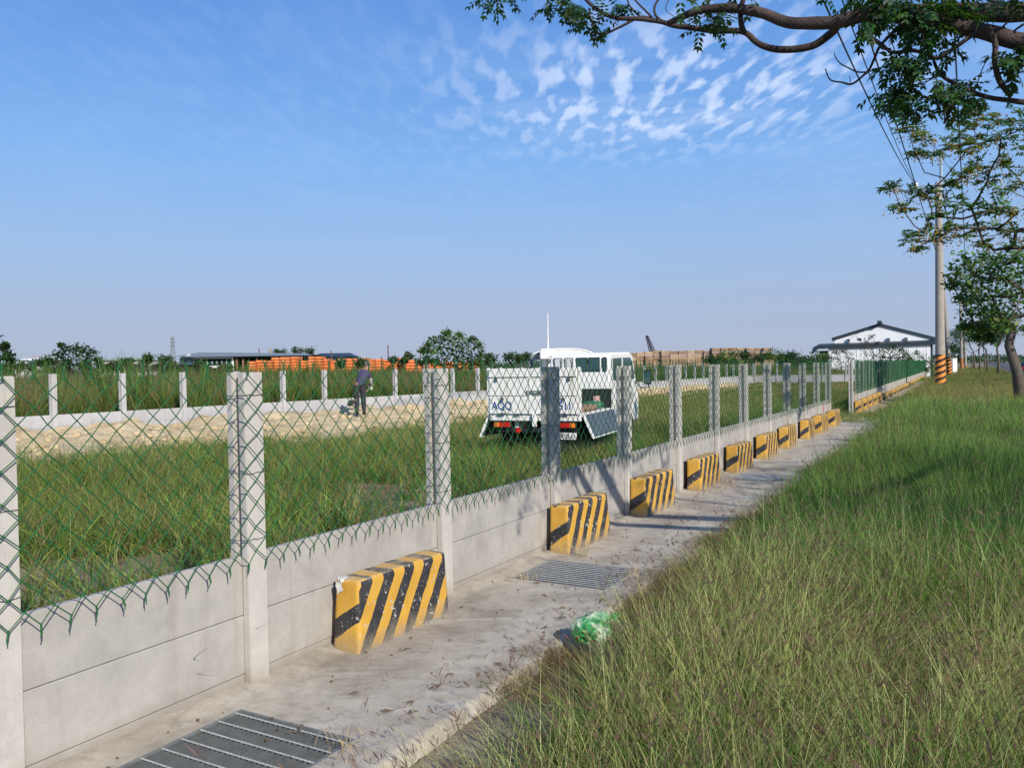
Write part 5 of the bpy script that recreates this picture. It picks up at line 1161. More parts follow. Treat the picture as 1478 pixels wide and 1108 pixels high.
bush('tree', 'dark tree cut by the left edge above the tall grass', [(-14, 508, 16), (4, 503, 8), (12, 512, 8), (0, 518, 10), (16, 520, 7), (-25, 495, 20), (8, 498, 4)], 62, LG, 120, 0.3, 81, cat='tree')
bush('tree', 'wide dark tree with a flat top left of the first distant posts', [(70, 519, 8), (82, 512, 9), (95, 505, 9), (108, 503, 9), (122, 504, 9), (134, 508, 7), (92, 517, 10), (110, 514, 10), (126, 517, 9), (140, 519, 5), (60, 522, 6), (78, 524, 9), (100, 525, 9), (120, 526, 9), (88, 498, 3)], 85, LG, 110, 0.34, 82, cat='tree')
BR = [(0.11, 0.075, 0.06), (0.14, 0.10, 0.08), (0.07, 0.075, 0.035)]
bush('shrub', 'tall reddish brown shrub in front of the white building', [(1252, 492, 6), (1258, 486, 4), (1246, 500, 8), (1258, 502, 8), (1250, 512, 10), (1262, 514, 9), (1240, 490, 3), (1266, 495, 4)], 84, BR, 60, 0.20, 83, 0.6, rt=0.018)
bush('shrub', 'low brown shrub left of the white building wall', [(1206, 508, 6), (1216, 506, 6), (1224, 512, 8), (1210, 518, 9), (1228, 520, 8), (1198, 518, 7), (1215, 530, 9), (1205, 535, 8), (1225, 534, 8)], 84, BR, 70, 0.22, 84, 0.6, rt=0.018)
bush('shrub', 'round dark green shrub before the middle of the white building', [(1276, 506, 8), (1288, 503, 8), (1300, 505, 8), (1306, 512, 7), (1270, 516, 9), (1284, 516, 10), (1298, 517, 9), (1310, 520, 6)], 84, LG, 110, 0.24, 85, 0.8)
bush('shrub', 'light green shrub before the right of the white building', [(1322, 510, 5), (1316, 518, 6), (1330, 516, 7), (1340, 522, 7), (1328, 526, 7), (1345, 530, 8), (1348, 540, 8), (1338, 535, 8)], 86, LG2, 90, 0.22, 86, 0.8)
for i, (x0, w_, y0) in enumerate(((1050, 30, 514), (1085, 34, 512), (1120, 34, 511), (1150, 28, 515), (1182, 24, 518), (1030, 22, 520))):
    r = random.Random(i+90); bush('bush', ['leafy bush left of the far green mesh', 'leafy bush in front of the timber stacks', 'spiky dark bush right of the timber stacks', 'dark green bush between timber and building', 'brownish green bush below the canopy end', 'low bush below the timber stacks'][i],
         [(x0+r.uniform(-.5, .5)*w_, y0+r.uniform(-4, 10), r.uniform(5, 9)) for k in range(14)], 88+i, LG if i % 2 else LG2, 70, 0.28, 90+i, 1.0, rt=0.015)
for i, (x, y, w_, hh, Yd, lab) in enumerate(((590, 514, 8, 4, 160, 'distant palm-like tree beside the orange stacks'), (575, 520, 22, 5, 150, 'dark bush before the right end of the orange stacks'), (612, 520, 22, 5, 140, 'dark bush left of the lone field tree'), (712, 518, 18, 5, 150, 'far tree right of the lone field tree'), (740, 517, 20, 5, 150, 'far tree left of the white canopy'), (757, 516, 16, 5, 150, 'far tree touching the white canopy'),
                                       (215, 519, 18, 5, 170, 'dark tree clump left of the grey roofed shed'), (240, 520, 16, 6, 165, 'dark tree against the gable of the grey roofed shed'), (185, 522, 14, 3, 170, 'small far tree above the pale roof'), (430, 506, 14, 4, 260, 'far dark tree above the roof ridge'), (446, 507, 12, 5, 260, 'taller far tree above the roof ridge'), (405, 508, 20, 2.5, 260, 'far tree row above the shed roof'), (490, 524, 8, 5, 140, 'bush before the middle orange stacks'), (520, 525, 7, 4, 140, 'small bush before the orange stacks'), (285, 528, 30, 6, 120, 'hedge bush before the grey roofed shed'), (250, 530, 20, 6, 120, 'hedge bush left of the grey roofed shed'),
                                       (1385, 512, 14, 10, 190, 'dark tree behind the third pole'), (1362, 515, 10, 8, 190, 'dark tree between the poles'), (1375, 505, 10, 8, 200, 'tall dark tree between the poles'))):
    r = random.Random(i+120); bush('far_tree', lab, [(x+r.uniform(-.5, .5)*w_, y+r.uniform(-1, 1)*hh, r.uniform(3, 5.5)) for k in range(12)], Yd, [(0.045, 0.10, 0.035), (0.06, 0.12, 0.045), (0.09, 0.14, 0.05)], 46, 0.55, 120+i, 2.0, cat='tree', rt=0.04)
for i, (x0, x1, y0, Yd) in enumerate(((-10, 60, 526, 95), (60, 130, 529, 92), (130, 190, 527, 100), (190, 250, 528, 110), (250, 340, 532, 112))):
    r = random.Random(i+300); bush('hedge_bush', ['green scrub at the left edge beyond the tall grass', 'low scrub below the flat-topped dark tree', 'brownish scrub below the pale green roof', 'green scrub left of the grey roofed shed', 'scrub in front of the grey roofed shed'][i],
        [(r.uniform(x0, x1), y0+r.uniform(-3, 8), r.uniform(4, 7)) for k in range(22)], Yd, [(0.05, 0.09, 0.03), (0.09, 0.11, 0.04), (0.12, 0.10, 0.06)], 60, 0.35, 300+i, 2.0, rt=0.02)
def treeline():
    r = random.Random(77); lv = Leaves()
    for k in range(26000):
        x = r.uniform(-0.8, 0.8); Yd = r.uniform(420, 520); hh = 4.5+3.0*noise.noise(Vector((x*25, 1, 0)))+2.0*noise.noise(Vector((x*90, 4, 0)))
        lv.tuft(Vector((x*Yd, Yd, r.uniform(-0.5, 1)*hh*0.5+hh*0.4)), 1.6, LG[r.randrange(3)], r)
    o = lv.build('distant_woods', None); tag(o, 'low dark line of distant woods along the horizon', 'woods', None, 'stuff')
treeline()

# ------------------------------------------------------------------ utility poles, wires
def stripes_mat():
    m, nt, b = newmat('pole_stripes'); c = coord(nt, 'obj'); s = nt.nodes.new('ShaderNodeSeparateXYZ'); nt.links.new(c, s.inputs[0])
    a = mth(nt, 'DIVIDE', mth(nt, 'ARCTAN2', s.outputs[1], s.outputs[0]), 6.28318)
    q = mth(nt, 'FRACT', mth(nt, 'ADD', mth(nt, 'MULTIPLY', s.outputs[2], 2.6), mth(nt, 'SUBTRACT', 10.0, mth(nt, 'MULTIPLY', a, 2.0))))
    k = mth(nt, 'LESS_THAN', q, 0.45)
    col = mixc(nt, k, ramp(nt, noi(nt, c, 5, 4), [(0.3, (0.70, 0.24, 0.03)), (0.7, (0.82, 0.32, 0.05))]), (0.03, 0.014, 0.010)); nt.links.new(col, b.inputs['Base Color']); b.inputs['Roughness'].default_value = 0.5; return m
M_str = stripes_mat()
def upole(t0, topx, topy, basex, basey, Y, rb, rt, label, arm=None, zb=0.12, band=1.95):
    b = at(basex, basey, Y); b.z = -0.1; tp = at(topx, topy, Y); root = empty('utility_pole', b, 0, label, 'utility pole', 'concrete poles along the verge')
    d = tp-b; mb = MB(); n = 14
    mb.tube([d*(i/n) for i in range(n+1)], [rb+(rt-rb)*i/n for i in range(n+1)], 20); mb.obj('shaft', M_pole, root, smooth=True)
    q0 = 0.16/d.z; q1 = (band+0.2)/d.z; mb = MB(); mb.tube([d*q0, d*q1], [rb+0.006, rb+(rt-rb)*q1+0.006], 32, cap=False); mb.obj('warning_band', M_str, root, smooth=True)
    return root, b, d
up1, pb1, pd1 = upole(0, 1354.5, 263, 1357.5, 560, 52.9, 0.31, 0.19, 'nearest concrete utility pole with orange and black spiral stripes at its foot')
axm = Vector((0.87, -0.49, 0)).normalized()
mb = MB(); pt = pd1*0.985; la = at(1322, 270, 52.9)-pb1; ra = at(1388, 263, 52.9)-pb1
mb.tube([la, pt+Vector((0, -0.2, 0)), ra], 0.035, 6); mb.obj('crossarm', M_steel, up1)
mb = MB()
for q in (la, ra): mb.tube([q+Vector((0, 0, 0.0)), q+Vector((0, 0, 0.06)), q+Vector((0, 0, 0.12)), q+Vector((0, 0, 0.2)), q+Vector((0, 0, 0.3))], [0.04, 0.14, 0.06, 0.13, 0.05], 10)
M_ins = simple('white_insulator', (0.85, 0.85, 0.83), 0.15)
me = mb.mesh('insulator', True); 
for q in (la, ra):
    mb = MB(); mb.tube([Vector((0, 0, 0)), Vector((0, 0, 0.06)), Vector((0, 0, 0.12)), Vector((0, 0, 0.2)), Vector((0, 0, 0.3))], [0.05, 0.17, 0.07, 0.15, 0.05], 10); mb.obj('insulator', M_ins, up1, smooth=True, loc=q)
mb = MB(); mb.tube([pd1+Vector((0.22, 0.1, -1.6)), pd1+Vector((0.22, 0.1, 2.1))], 0.09, 8); mb.obj('riser_pipe', simple('pale_blue_pipe', (0.35, 0.45, 0.5), 0.5), up1)
up2, pb2, pd2 = upole(0, 1360, 395, 1371, 541.5, 96.3, 0.27, 0.19, 'second striped concrete pole, leaning slightly left behind the nearest one')
up3, pb3, pd3 = upole(0, 1386, 436, 1388.5, 533.5, 150, 0.27, 0.17, 'third striped concrete pole with a plain crossarm, farthest along the verge')
mb = MB(); mb.tube([at(1373, 437, 150)-pb3, at(1397, 436, 150)-pb3], 0.09, 6); mb.obj('crossarm', M_steel, up3)
up4, pb4, pd4 = upole(0, 1391.5, 462, 1394, 531.5, 175, 0.25, 0.17, 'slim pale pole right behind the third striped pole', band=0.5)
mb = MB(); mb.box(-0.3, 0.3, -0.25, 0.25, 0.0, 1.3); o = mb.obj('cabinet_pole', M_white, None, bevel=0.03, loc=(at(1377, 528, 110)+Vector((0, 0, 0.0)))); o.name = 'electrical_cabinet'; tag(o, 'white electrical cabinet standing beside the second striped pole', 'cabinet')
o.location.z = -0.1; o.scale = (1, 1, 1.6)
def cable(pts, r, label, n=24):
    """hanging wire through three points (a parabola)"""
    a, b_, c = [Vector(p) for p in pts]; mb = MB(); P = []
    for i in range(n+1):
        q = i/n; P.append(a*(1-q)*(1-2*q)+b_*4*q*(1-q)+c*q*(2*q-1))
    mb.tube(P, r, 4); o = mb.obj('overhead_cable', M_under, None); tag(o, label, 'cable'); return o
def cab2(x0, y0, Y0, xe, ye, Ye, r, label):
    a = at(x0, y0, Y0); c = at(xe, ye, Ye); m_ = (a+c)/2; d = (c-a); 
    back = a-(c-a)*0.42; back.z = a.z-(c.z-a.z)*0.05; mb = MB(); P = [back]
    for i in range(21):
        q = i/20; p = a.lerp(c, q); p.z -= 4*0.35*q*(1-q); P.append(p)
    mb.tube(P, r, 4); o = mb.obj('overhead_cable', M_under, None); tag(o, label, 'cable')
cab2(1188, 0, 16, 1321, 266, 52.6, 0.020, 'thicker left overhead cable rising from the pole crossarm')
cab2(1214, -4, 16, 1323, 268, 52.9, 0.014, 'thinner overhead cable just right of the thick one')
cab2(1322, 160, 24, 1387, 258, 52.9, 0.012, 'right overhead cable half hidden by leaves')
cab2(1322, 268, 52.9, 1374, 432, 150, 0.03, 'cable sagging from the nearest pole to the third pole')
cab2(1388, 262, 52.9, 1396, 432, 150, 0.03, 'right cable sagging on from the nearest pole')

# ------------------------------------------------------------------ white building with slate roof
def building():
    Y = 95.0
    def X(x): return (x-CX)/FPX*Y
    def Zp(x, y): return at(x, y, Y).z
    cx_ = X(1270); root = empty('white_building', (cx_, Y, 0), -math.atan2(cx_, Y)-0.02, 'white gabled building with dark slate roof edges at the end of the fence', 'building')
    xl, xr = X(1204)-cx_, X(1341)-cx_; ze, zpk, zm = Zp(1204, 489), Zp(1270, 469.5), Zp(1270, 498.5); wl = X(1196)-cx_
    mb = MB()
    mb.add([(xl, 0, zm-0.2), (xr, 0, zm-0.2), (xr, 0, ze-0.1), (0, 0, zpk-0.1), (xl, 0, ze-0.1), (xl, 22, zm-0.2), (xr, 22, zm-0.2), (xr, 22, ze-0.1), (0, 22, zpk-0.1), (xl, 22, ze-0.1)],
           [(0, 1, 2, 3, 4), (9, 8, 7, 6, 5), (0, 4, 9, 5), (1, 6, 7, 2)])
    mb.obj('upper_wall', M_whitewall, root)
    mb = MB(); mb.box(wl, xr, -1.5, 20, -0.1, zm); mb.obj('lower_wall', M_whitewall, root)
    # corrugation lines on the sheet walls: thin raised seams
    for i in range(12):
        mb = MB(); x = wl+0.4+i*(xr-wl-0.8)/11; mb.box(x-0.02, x+0.02, -1.53, -1.502, 0, zm); mb.obj('wall_seam', M_whitewall, root)
    for sg, xe in ((-1, xl-0.35), (1, xr+0.95)):
        mb = MB(); zz = ze-0.02 if sg < 0 else ze-0.35
        mb.add([(0, -0.12, zpk-0.1), (xe, -0.12, zz-0.12), (xe, -0.12, zz+0.20), (0, -0.12, zpk+0.25), (0, 22, zpk-0.1), (xe, 22, zz-0.12), (xe, 22, zz+0.20), (0, 22, zpk+0.25)], [(0, 1, 2, 3), (7, 6, 5, 4), (3, 2, 6, 7), (0, 4, 5, 1), (1, 5, 6, 2)])
        mb.obj('roof', M_slate, root)
    mb = MB(); mb.box(-0.25, 0.25, -0.75, 22, zpk+0.2, zpk+0.5); mb.obj('ridge_vent', M_slate, root)
    xc = X(1171)-cx_; mb = MB()
    mb.add([(xc, -1.75, zm-0.95), (wl-1.2, -1.75, zm-0.28), (xr+0.9, -1.75, zm-0.05), (xr+0.9, -1.75, zm+0.32), (wl-1.2, -1.75, zm+0.12), (xc, -1.75, zm-0.65)]+[(xc, -0.01, zm-0.35), (wl-1.2, -0.01, zm+0.1), (xr+0.9, -0.01, zm+0.2), (xr+0.9, -0.01, zm+0.5), (wl-1.2, -0.01, zm+0.35), (xc, -0.01, zm-0.05)],
           [(0, 1, 4, 5), (1, 2, 3, 4), (11, 10, 7, 6), (10, 9, 8, 7), (5, 4, 10, 11), (4, 3, 9, 10), (0, 6, 7, 1), (1, 7, 8, 2), (0, 5, 11, 6), (2, 8, 9, 3)])
    mb.obj('canopy', M_slate, root)
    mb = MB(); mb.box(X(1182)-cx_, wl-0.02, -1.2, 10, -0.1, zm-0.5); mb.obj('brown_wall', simple('brown_brick', (0.10, 0.065, 0.05), 0.9, 0, 0.3, 3), root)
    mb = MB(); mb.box(xr+0.05, xr+0.25, -1.45, 10, -0.1, zm); mb.box(xr+0.7, xr+0.85, -1.6, -1.4, -0.1, zm); mb.obj('porch_wall', M_slate, root)
    for x in (1225, 1283, 1308): 
        mb = MB(); xx = X(x)-cx_; mb.box(xx-0.16, xx+0.16, -0.25, -0.004, zm+0.5, zm+0.85); mb.tube([(xx, -0.26, zm+0.68), (xx, -0.42, zm+0.6)], [0.14, 0.2], 8); mb.obj('vent', M_greyroof, root)
building()
bpy.data.objects['white_building'].scale = (0.915, 1, 1)
# ------------------------------------------------------------------ grey-roofed long shed
def shed():
    Y = 170.0
    def P(x, y): return at(x, y, Y)
    root = empty('long_shed', (P(245, 530).x, Y, 0), 0, 'long low shed with grey roof and open bays behind the orange stacks', 'building'); ox = root.location.x
    x0, x1 = 0.0, P(448, 530).x-ox; ze = P(300, 515.5).z; zr = P(300, 508).z; xg = P(281, 530).x-ox
    mb = MB(); mb.add([(x0-0.6, 4, ze+0.2), (x1+1, -1.5, ze-0.2), (x1+1, -1.5, ze+0.05), (x0+5.0, -1.5, ze+0.05), (x1-3, 9, zr-0.4), (x0+3.2, 9, zr+0.2), (x0-0.6, 4, ze+0.4), (x1, 20, ze), (x0-0.6, 20, ze)], [(3, 2, 4, 5), (3, 5, 6), (4, 7, 8, 5), (5, 8, 6)]); mb.obj('roof', M_greyroof, root)
    mb = MB(); mb.box(x0+0.2, x1, 6, 18, -0.1, ze-0.1); mb.obj('bay_shade_wall', M_under, root)  # black block: the dark of the open bays is put into its colour
    mb = MB(); mb.add([(x0+0.3, 4.2, 1.2), (xg, -0.2, 1.2), (xg, -0.2, ze), (x0+3.2, 2.5, zr-0.2), (x0+0.3, 4.2, ze)], [(0, 1, 2, 3, 4)]); mb.obj('gable', M_whitewall, root)
    for i in range(4):
        for j in range(2):
            q0 = 0.08+i*0.23; q1 = q0+0.15; mb = MB(); f = lambda q: (x0+0.3+(xg-x0-0.3)*q, 4.2-4.4*q-0.05)
            a, b_ = f(q0), f(q1); z = 2.2+j*1.5; mb.add([(a[0], a[1]-.03, z), (b_[0], b_[1]-.03, z), (b_[0], b_[1]-.03, z+0.9), (a[0], a[1]-.03, z+0.9)], [(0, 1, 2, 3)]); mb.obj('window', M_dark, root)
    mb = MB(); mb.box(xg+0.1, P(335, 530).x-ox, -0.25, 0.1, 2.45, 2.9); mb.box(xg+0.1, P(335, 530).x-ox, -0.2, 0.1, ze-0.35, ze-0.05); mb.obj('balcony', M_whitewall, root)
    for i in range(8):
        xx = xg+0.4+i*0.98; mb = MB(); mb.box(xx, xx+0.62, -0.1, 0.05, 3.15, 3.9); w = mb.obj('window', M_glass, root); mb = MB(); mb.box(xx+0.28, xx+0.34, -0.14, -0.103, 3.15, 3.9); mb.obj('frame', M_whitewall, w)
    for i, xx in enumerate((337, 343, 352, 372, 395, 420)): mb = MB(); q = P(xx, 530).x-ox; mb.box(q-0.18, q+0.18, -0.5, -0.2, -0.1, ze-0.1); mb.obj('pillar', M_whitewall if i < 1 else simple('rust_pillar', (0.25, 0.13, 0.09), 0.8), root)
shed()
# pale low roof, white houses, dark roof: far left and behind the stacks
def house(x0, x1, ytop, yeave, Y, mroof, mwall, label, name='house', wins=2):
    a = at(x0, 530, Y); b_ = at(x1, 530, Y); w = b_.x-a.x; zt = at((x0+x1)/2, ytop, Y).z; ze = at((x0+x1)/2, yeave, Y).z; root = empty(name, (a.x, Y, 0), 0, label, 'building')
    mb = MB(); mb.box(0, w, 0, 10, -0.1, ze); mb.obj('wall', mwall, root)
    mb = MB(); mb.add([(-0.4, -0.6, ze+0.003), (w+0.4, -0.6, ze+0.003), (w+0.4, 10.6, ze+0.003), (-0.4, 10.6, ze+0.003), (w*0.12, 5, zt), (w*0.88, 5, zt)], [(0, 1, 5, 4), (2, 3, 4, 5), (1, 2, 5), (3, 0, 4), (3, 2, 1, 0)]); mb.obj('roof', mroof, root)
    for i in range(wins): mb = MB(); xx = w*(i+0.5)/wins; mb.box(xx-w*0.1, xx+w*0.1, -0.05, -0.004, ze*0.55, ze*0.82); mb.obj('window', M_dark, root)
house(22, 34, 517, 520, 260, M_whitewall, M_whitewall, 'small white house at the far left horizon')
house(34, 52, 513, 518, 270, simple('pinkish_roof', (0.50, 0.40, 0.38), 0.7), M_whitewall, 'white house with a pinkish roof at the far left horizon', wins=3)
house(48, 62, 514, 519, 240, M_whitewall, simple('cream_wall', (0.55, 0.52, 0.45), 0.7), 'cream house behind the flat-topped dark tree')
house(140, 205, 516, 520, 220, simple('pale_green_roof', (0.30, 0.38, 0.24), 0.7), simple('cream_wall2', (0.5, 0.5, 0.42), 0.7), 'long low building with a pale green roof', 'low_building', 4)
house(450, 508, 509, 515, 230, M_slate, M_slate, 'long building with a dark slate roof behind the orange stacks', 'dark_roofed_shed', 0)
house(603, 622, 519.5, 520.5, 165, M_whitewall, simple('salmon_wall', (0.6, 0.25, 0.14), 0.7), 'low salmon walled hut with a white flat roof left of the lone tree', 'hut', 4)
# orange crate stacks
M_crated = simple('crate_gap_shade', (0.26, 0.075, 0.03), 0.9); CR = {}  # darker core colour puts the shade between the crates into the stack
def crate_mesh(w, hlay, n, d):
    key = (round(w, 1), n)
    if key in CR: return CR[key]
    mb = MB()
    mb.box(-w/2+0.15, w/2-0.15, 0.15, d-0.15, 0, n*hlay-0.1, 1)
    for i in range(n):
        k = max(1, int(w/1.3))
        for j in range(k):
            o_ = rnd.uniform(-0.06, 0.06); mb.box(-w/2+j*w/k+0.04, -w/2+(j+1)*w/k-0.04, o_, d+o_, i*hlay+0.08, (i+1)*hlay-0.05)
    me = mb.mesh('crate_stack'); me.materials.append(M_crate); me.materials.append(M_crated); CR[key] = me; return me
specs = [(362, 12, 521), (376, 14, 519.5), (388, 10, 520), (397, 12, 515.5), (411, 14, 515), (425, 13, 514.5), (439, 13, 520), (449, 9, 514), (459, 12, 514), (470, 11, 517.5), (481, 11, 518), (492, 11, 516.5), (503, 11, 516), (514, 11, 516), (525, 11, 516.5), (536, 10, 516), (547, 10, 517), (558, 11, 517.5), (569, 11, 517), (580, 11, 517.5), (592, 12, 519), (604, 10, 522.5), (628, 18, 523), (648, 14, 522), (668, 14, 522), (690, 14, 523)]
for i, (x, w_, yt) in enumerate(specs):
    Y = 150+(i*37 % 7); p = at(x, yt, Y); n = max(2, round((p.z+0.1)/0.55)); me = crate_mesh((w_-0.6)/FPX*Y, (p.z+0.1)/n, n, 3.0)
    o = link('crate_stack', me, None, None, (p.x, Y, -0.1)); o.scale = (1, 1, 1)
    lab = {0: 'leftmost low orange crate stack beside the shed', 5: 'tall orange crate stack in front of the shed roof end', 7: 'highest narrow orange crate stack', 22: 'wide low orange stack behind the lone tree'}.get(i, 'orange crate stack, %s from the left end of the long row' % ORD[i])
    tag(o, lab, 'crate stack', 'orange crate stacks along the horizon')
# timber bundles
mb = MB(); mb.box(-0.5, 0.5, 0.05, 1.4, 0.02, 0.50)
for k in range(4): mb.box(-0.53, 0.53, 0, 1.45, 0.03+k*0.125, 0.115+k*0.125)
bund = mb.mesh('timber_bundle'); bund.materials.append(M_wood)
M_wood2 = simple('pale_timber', (0.50, 0.37, 0.24), 0.8, 0, 0.25, 1.5); bund2 = bund.copy(); bund2.materials.clear(); bund2.materials.append(M_wood2)
prof_t = lambda x: np.interp(x, [915, 935, 950, 962, 980, 1005, 1022, 1030, 1045, 1052, 1085, 1092, 1096, 1112, 1120], [509.5, 507.5, 505.5, 506, 506.5, 505, 506, 502, 502, 501.5, 502, 507, 501, 502, 514])
i = 0; x = 900; colno = 0
while x < 1118:
    Y = 110.0+rnd.uniform(-0.5, 0.5); p = at(x, float(prof_t(x)), Y); nrow = int((p.z+0.1)/0.56)
    for k in range(nrow):
        o = link('timber_bundle', bund if rnd.random() < 0.7 else bund2, None, None, (p.x+rnd.uniform(-0.05, 0.05), Y+rnd.uniform(-0.15, 0.15), p.z-(nrow-k)*0.56+0.05), (0, 0, rnd.uniform(-0.03, 0.03)))
        lab = 'timber bundle, %s column from the lorry side, %s from the top' % (ORD[colno], ORD[nrow-1-k])
        tag(o, lab, 'timber bundle', 'timber bundles stacked beyond the far fence')
    x += 12.2; colno += 1
mb = MB(); mb.box(0, at(1120, 520, 113).x-at(898, 520, 113).x, 0, 2, -0.1, 2.9); o = mb.obj('timber_pile', M_wood, None, loc=(at(898, 520, 113).x, 113.5, 0)); tag(o, 'long brown timber pile behind the front timber bundles', 'timber pile')
# white arched canopy with meter box and mast, beyond the lorry
def canopy():
    Y = 40.0; a = at(766, 512, Y); c = at(860, 511, Y); root = empty('canopy_shelter', (a.x, Y, 0), 0, 'white arched canopy roof showing above the lorry cab', 'shelter'); w = c.x-a.x
    zt = at(810, 502.5, Y).z; z0 = a.z; n = 14; v = []; f = []
    for y in (0, 3.0):
        for i in range(n+1):
            q = i/n; v.append((w*q, y, z0+(zt-z0)*(1-abs(2*q-1)**3.0)))
    for i in range(n): f.append((i, i+1, n+2+i, n+1+i))
    mb = MB(); mb.add(v, f); o = mb.obj('roof', M_whitewall, root, smooth=True); md = o.modifiers.new('s', 'SOLIDIFY'); md.thickness = 0.06
    mb = MB(); mb.add([(0.02, 0.05, z0-0.25), (w*0.14, 0.05, z0-0.25), (w*0.14, 0.05, z0+0.12), (0.02, 0.05, z0-0.02)], [(0, 1, 2, 3)]); o = mb.obj('underside_shade', simple('underside_shade_grey', (0.20, 0.23, 0.24), 0.7), root); md = o.modifiers.new('s', 'SOLIDIFY'); md.thickness = 0.03  # sheet added in dark grey for the shaded underside of the roof
    mb = MB(); qs = [0.14+0.82*k/10 for k in range(11)]; mb.add([(w*0.14, 0.03, z0-1.2), (w*0.96, 0.03, z0-1.2)]+[(w*q, 0.03, z0+(zt-z0)*(1-abs(2*q-1)**3.0)-0.02) for q in qs[::-1]], [tuple(range(13))]); o = mb.obj('front_sheet', M_whitewall, root); md = o.modifiers.new('s', 'SOLIDIFY'); md.thickness = 0.02
    for x in (0.08, w-0.08):
        for y in (0.1, 2.9): mb = MB(); mb.tube([(x, y, -0.1), (x, y, z0)], 0.04, 8); mb.obj('post', M_steel, root)
    b = at(790, 511, 39.3); r2 = empty('meter_box', (b.x, 39.3, 0), 0, 'white box with three dark sockets at the left end of the canopy', 'box')
    mb = MB(); mb.box(-0.34, 0.34, 0, 0.5, b.z-0.22, b.z+0.26); mb.obj('case', M_white, r2, bevel=0.02)
    for k in range(3): mb = MB(); x = 0.06+k*0.09; mb.box(x, x+0.035, -0.012, -0.002, b.z-0.17, b.z-0.10); mb.obj('socket', M_under, r2)
    mb = MB(); mb.tube([(0, 0.3, -0.1), (0, 0.3, b.z-0.2)], 0.04, 8); mb.obj('post', M_steel, r2)
    p = at(791, 503, 40.5); q = at(790.5, 452, 40.5); mb = MB(); mb.tube([(0, 0, -0.1), (0, 0, p.z), (q.x-p.x, 0, q.z)], [0.05, 0.035, 0.022], 8); o = mb.obj('mast', M_white, None, loc=(p.x, 40.5, 0)); tag(o, 'thin white mast standing up above the lorry cab', 'mast')
canopy()
# lattice pylon, crane boom, chimney with smoke, thin poles
def lattice(name, label, cat, base, topv, wb, wt, n, r, m, arms=()):
    root = empty(name, base, 0, label, cat); mb = MB(); ax_ = topv.normalized(); s1 = ax_.orthogonal().normalized(); s2 = ax_.cross(s1); L_ = topv.length
    c = lambda q, a, b_: topv*q+(s1*a+s2*b_)*(wb+(wt-wb)*q)/2
    for a, b_ in ((-1, -1), (1, -1), (1, 1), (-1, 1)): mb.tube([c(0, a, b_), c(1, a, b_)], r, 4)
    for i in range(n):
        q0, q1 = i/n, (i+1)/n
        for (a, b_), (a2, b2) in (((-1, -1), (1, -1)), ((1, -1), (1, 1)), ((1, 1), (-1, 1)), ((-1, 1), (-1, -1))): mb.tube([c(q0, a, b_), c(q1, a2, b2)], r*0.7, 3); mb.tube([c(q1, a, b_), c(q1, a2, b2)], r*0.7, 3)
    mb.obj('frame', m, root)
    for q, l in arms: mb = MB(); mb.tube([topv*q-Vector((l, 0, 0)), topv*q+Vector((l, 0, 0))], r*1.3, 4); mb.obj('crossarm', m, root)
    return root
b = at(250, 530, 480); b.z = 0; tp = at(250.5, 486, 480)-b
lattice('power_pylon', 'small lattice power pylon on the left horizon behind the shed', 'pylon', b, Vector((0, 0, tp.z)), 3.2, 0.8, 9, 0.12, M_steel, ((0.95, 1.4), (0.86, 1.7), (0.77, 1.4)))
b = at(942, 509, 180); tp = at(933.5, 484.5, 180)-b
lattice('crane_boom', 'dark lattice crane boom leaning above the timber stacks', 'crane', b, tp, 0.9, 0.35, 7, 0.07, M_under)
for x, yt, lab in ((560, 498, 'thin dark pole left of the lone field tree, above the orange stacks'), (606.5, 500, 'thin dark pole just left of the lone field tree'), (374, 503, 'thin far pole above the shed roof'), (478, 506, 'thin far pole above the dark slate roof')):
    p = at(x, yt, 180); mb = MB(); mb.tube([(0, 0, -0.1), (0, 0, p.z)], [0.15, 0.12], 6); o = mb.obj('far_pole', simple('far_pole_rust', (0.16, 0.08, 0.07), 0.8), None, loc=(p.x, 180, 0)); tag(o, lab, 'pole')
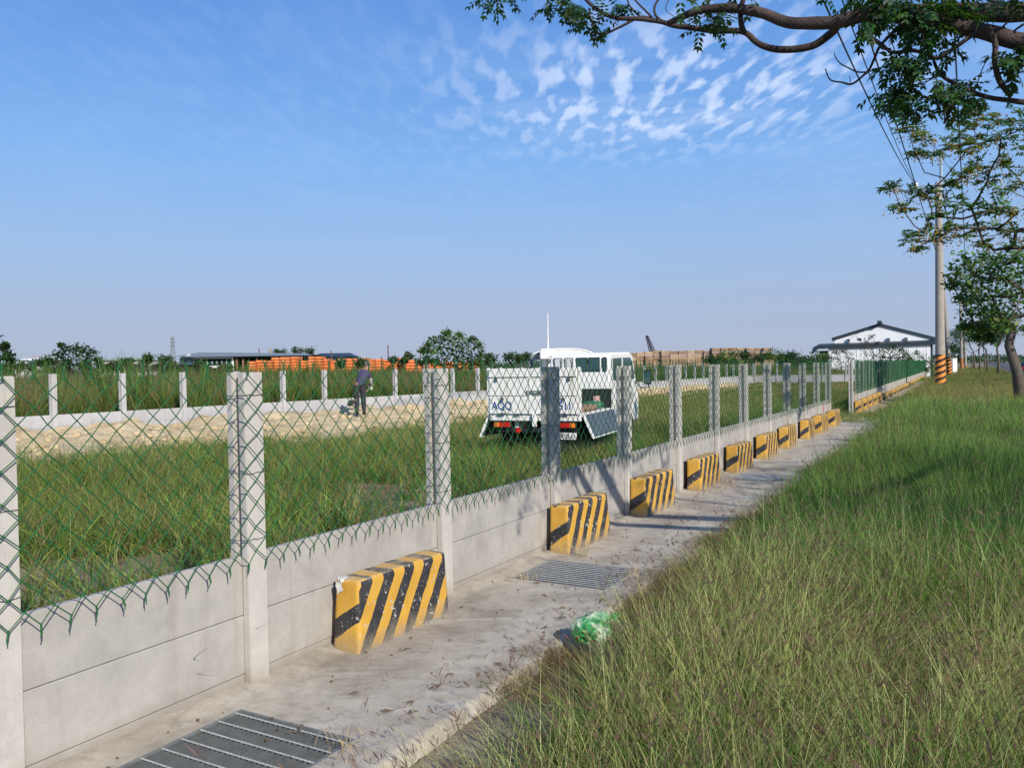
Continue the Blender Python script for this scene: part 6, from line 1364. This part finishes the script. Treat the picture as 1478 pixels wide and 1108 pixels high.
p = at(390, 503, 300); mb = MB(); mb.tube([(0, 0, 0), (0, 0, p.z)], [0.9, 0.6], 10); o = mb.obj('chimney', M_pole, None, loc=(p.x, 300, 0)); tag(o, 'short factory chimney giving off a white wisp behind the shed', 'chimney')
m, nt_, b_ = newmat('smoke'); nt_.nodes.remove(b_); pv = nt_.nodes.new('ShaderNodeVolumePrincipled'); pv.inputs['Density'].default_value = 0.12; pv.inputs['Color'].default_value = (0.95, 0.95, 0.97, 1); nt_.links.new(pv.outputs[0], nt_.nodes['Material Output'].inputs['Volume'])
mb = MB(); bmx = bmesh.new()
for k, (x, y, r_) in enumerate(((391, 502, 0.6), (394, 500, 1.0), (398, 497.5, 1.6), (401, 496, 1.3))):
    q = at(x, y, 300); bmesh.ops.create_icosphere(bmx, subdivisions=2, radius=r_, matrix=Matrix.Translation(q) @ Matrix.Scale(1.5, 4, (1, 0, 0)))
me = bpy.data.meshes.new('smoke'); bmx.to_mesh(me); bmx.free(); o = link('smoke', me, m); tag(o, 'small white puff of smoke drifting right from the chimney', 'smoke', None, 'stuff')
# parked dark car at the right edge
def car():
    b = at(1481, 541, 88); root = empty('parked_car', (b.x+0.55, 88, -0.02), -TH, 'dark car on the road at the right edge behind the trunk', 'car')
    prof = [(0, 0.35), (0, 0.95), (0.5, 1.0), (0.95, 1.45), (2.4, 1.47), (3.1, 1.02), (4.1, 0.88), (4.25, 0.6), (4.25, 0.3)]
    mb = MB(); mb.prism(prof, -0.85, 0.85); mb.obj('body', simple('dark_car_paint', (0.02, 0.022, 0.03), 0.2), root, bevel=0.05, seg=2)
    mb = MB(); mb.add([(-0.7, 0.535, 1.045), (0.7, 0.535, 1.045), (0.6, 0.87, 1.38), (-0.6, 0.87, 1.38)], [(0, 1, 2, 3)]); mb.obj('rear_window', M_glass, root, loc=(0, -0.03, 0.0))
    for sx_ in (-1, 1):
        mb = MB(); mb.box(sx_*0.7-0.13, sx_*0.7+0.13, -0.02, 0.02, 0.72, 0.88); mb.obj('tail_light', M_red, root)
        for y in (0.8, 3.4): mb = MB(); mb.tube([(sx_*0.88, y, 0.32), (sx_*0.70, y, 0.32)], 0.32, 16); mb.obj('wheel', M_black, root)
car()
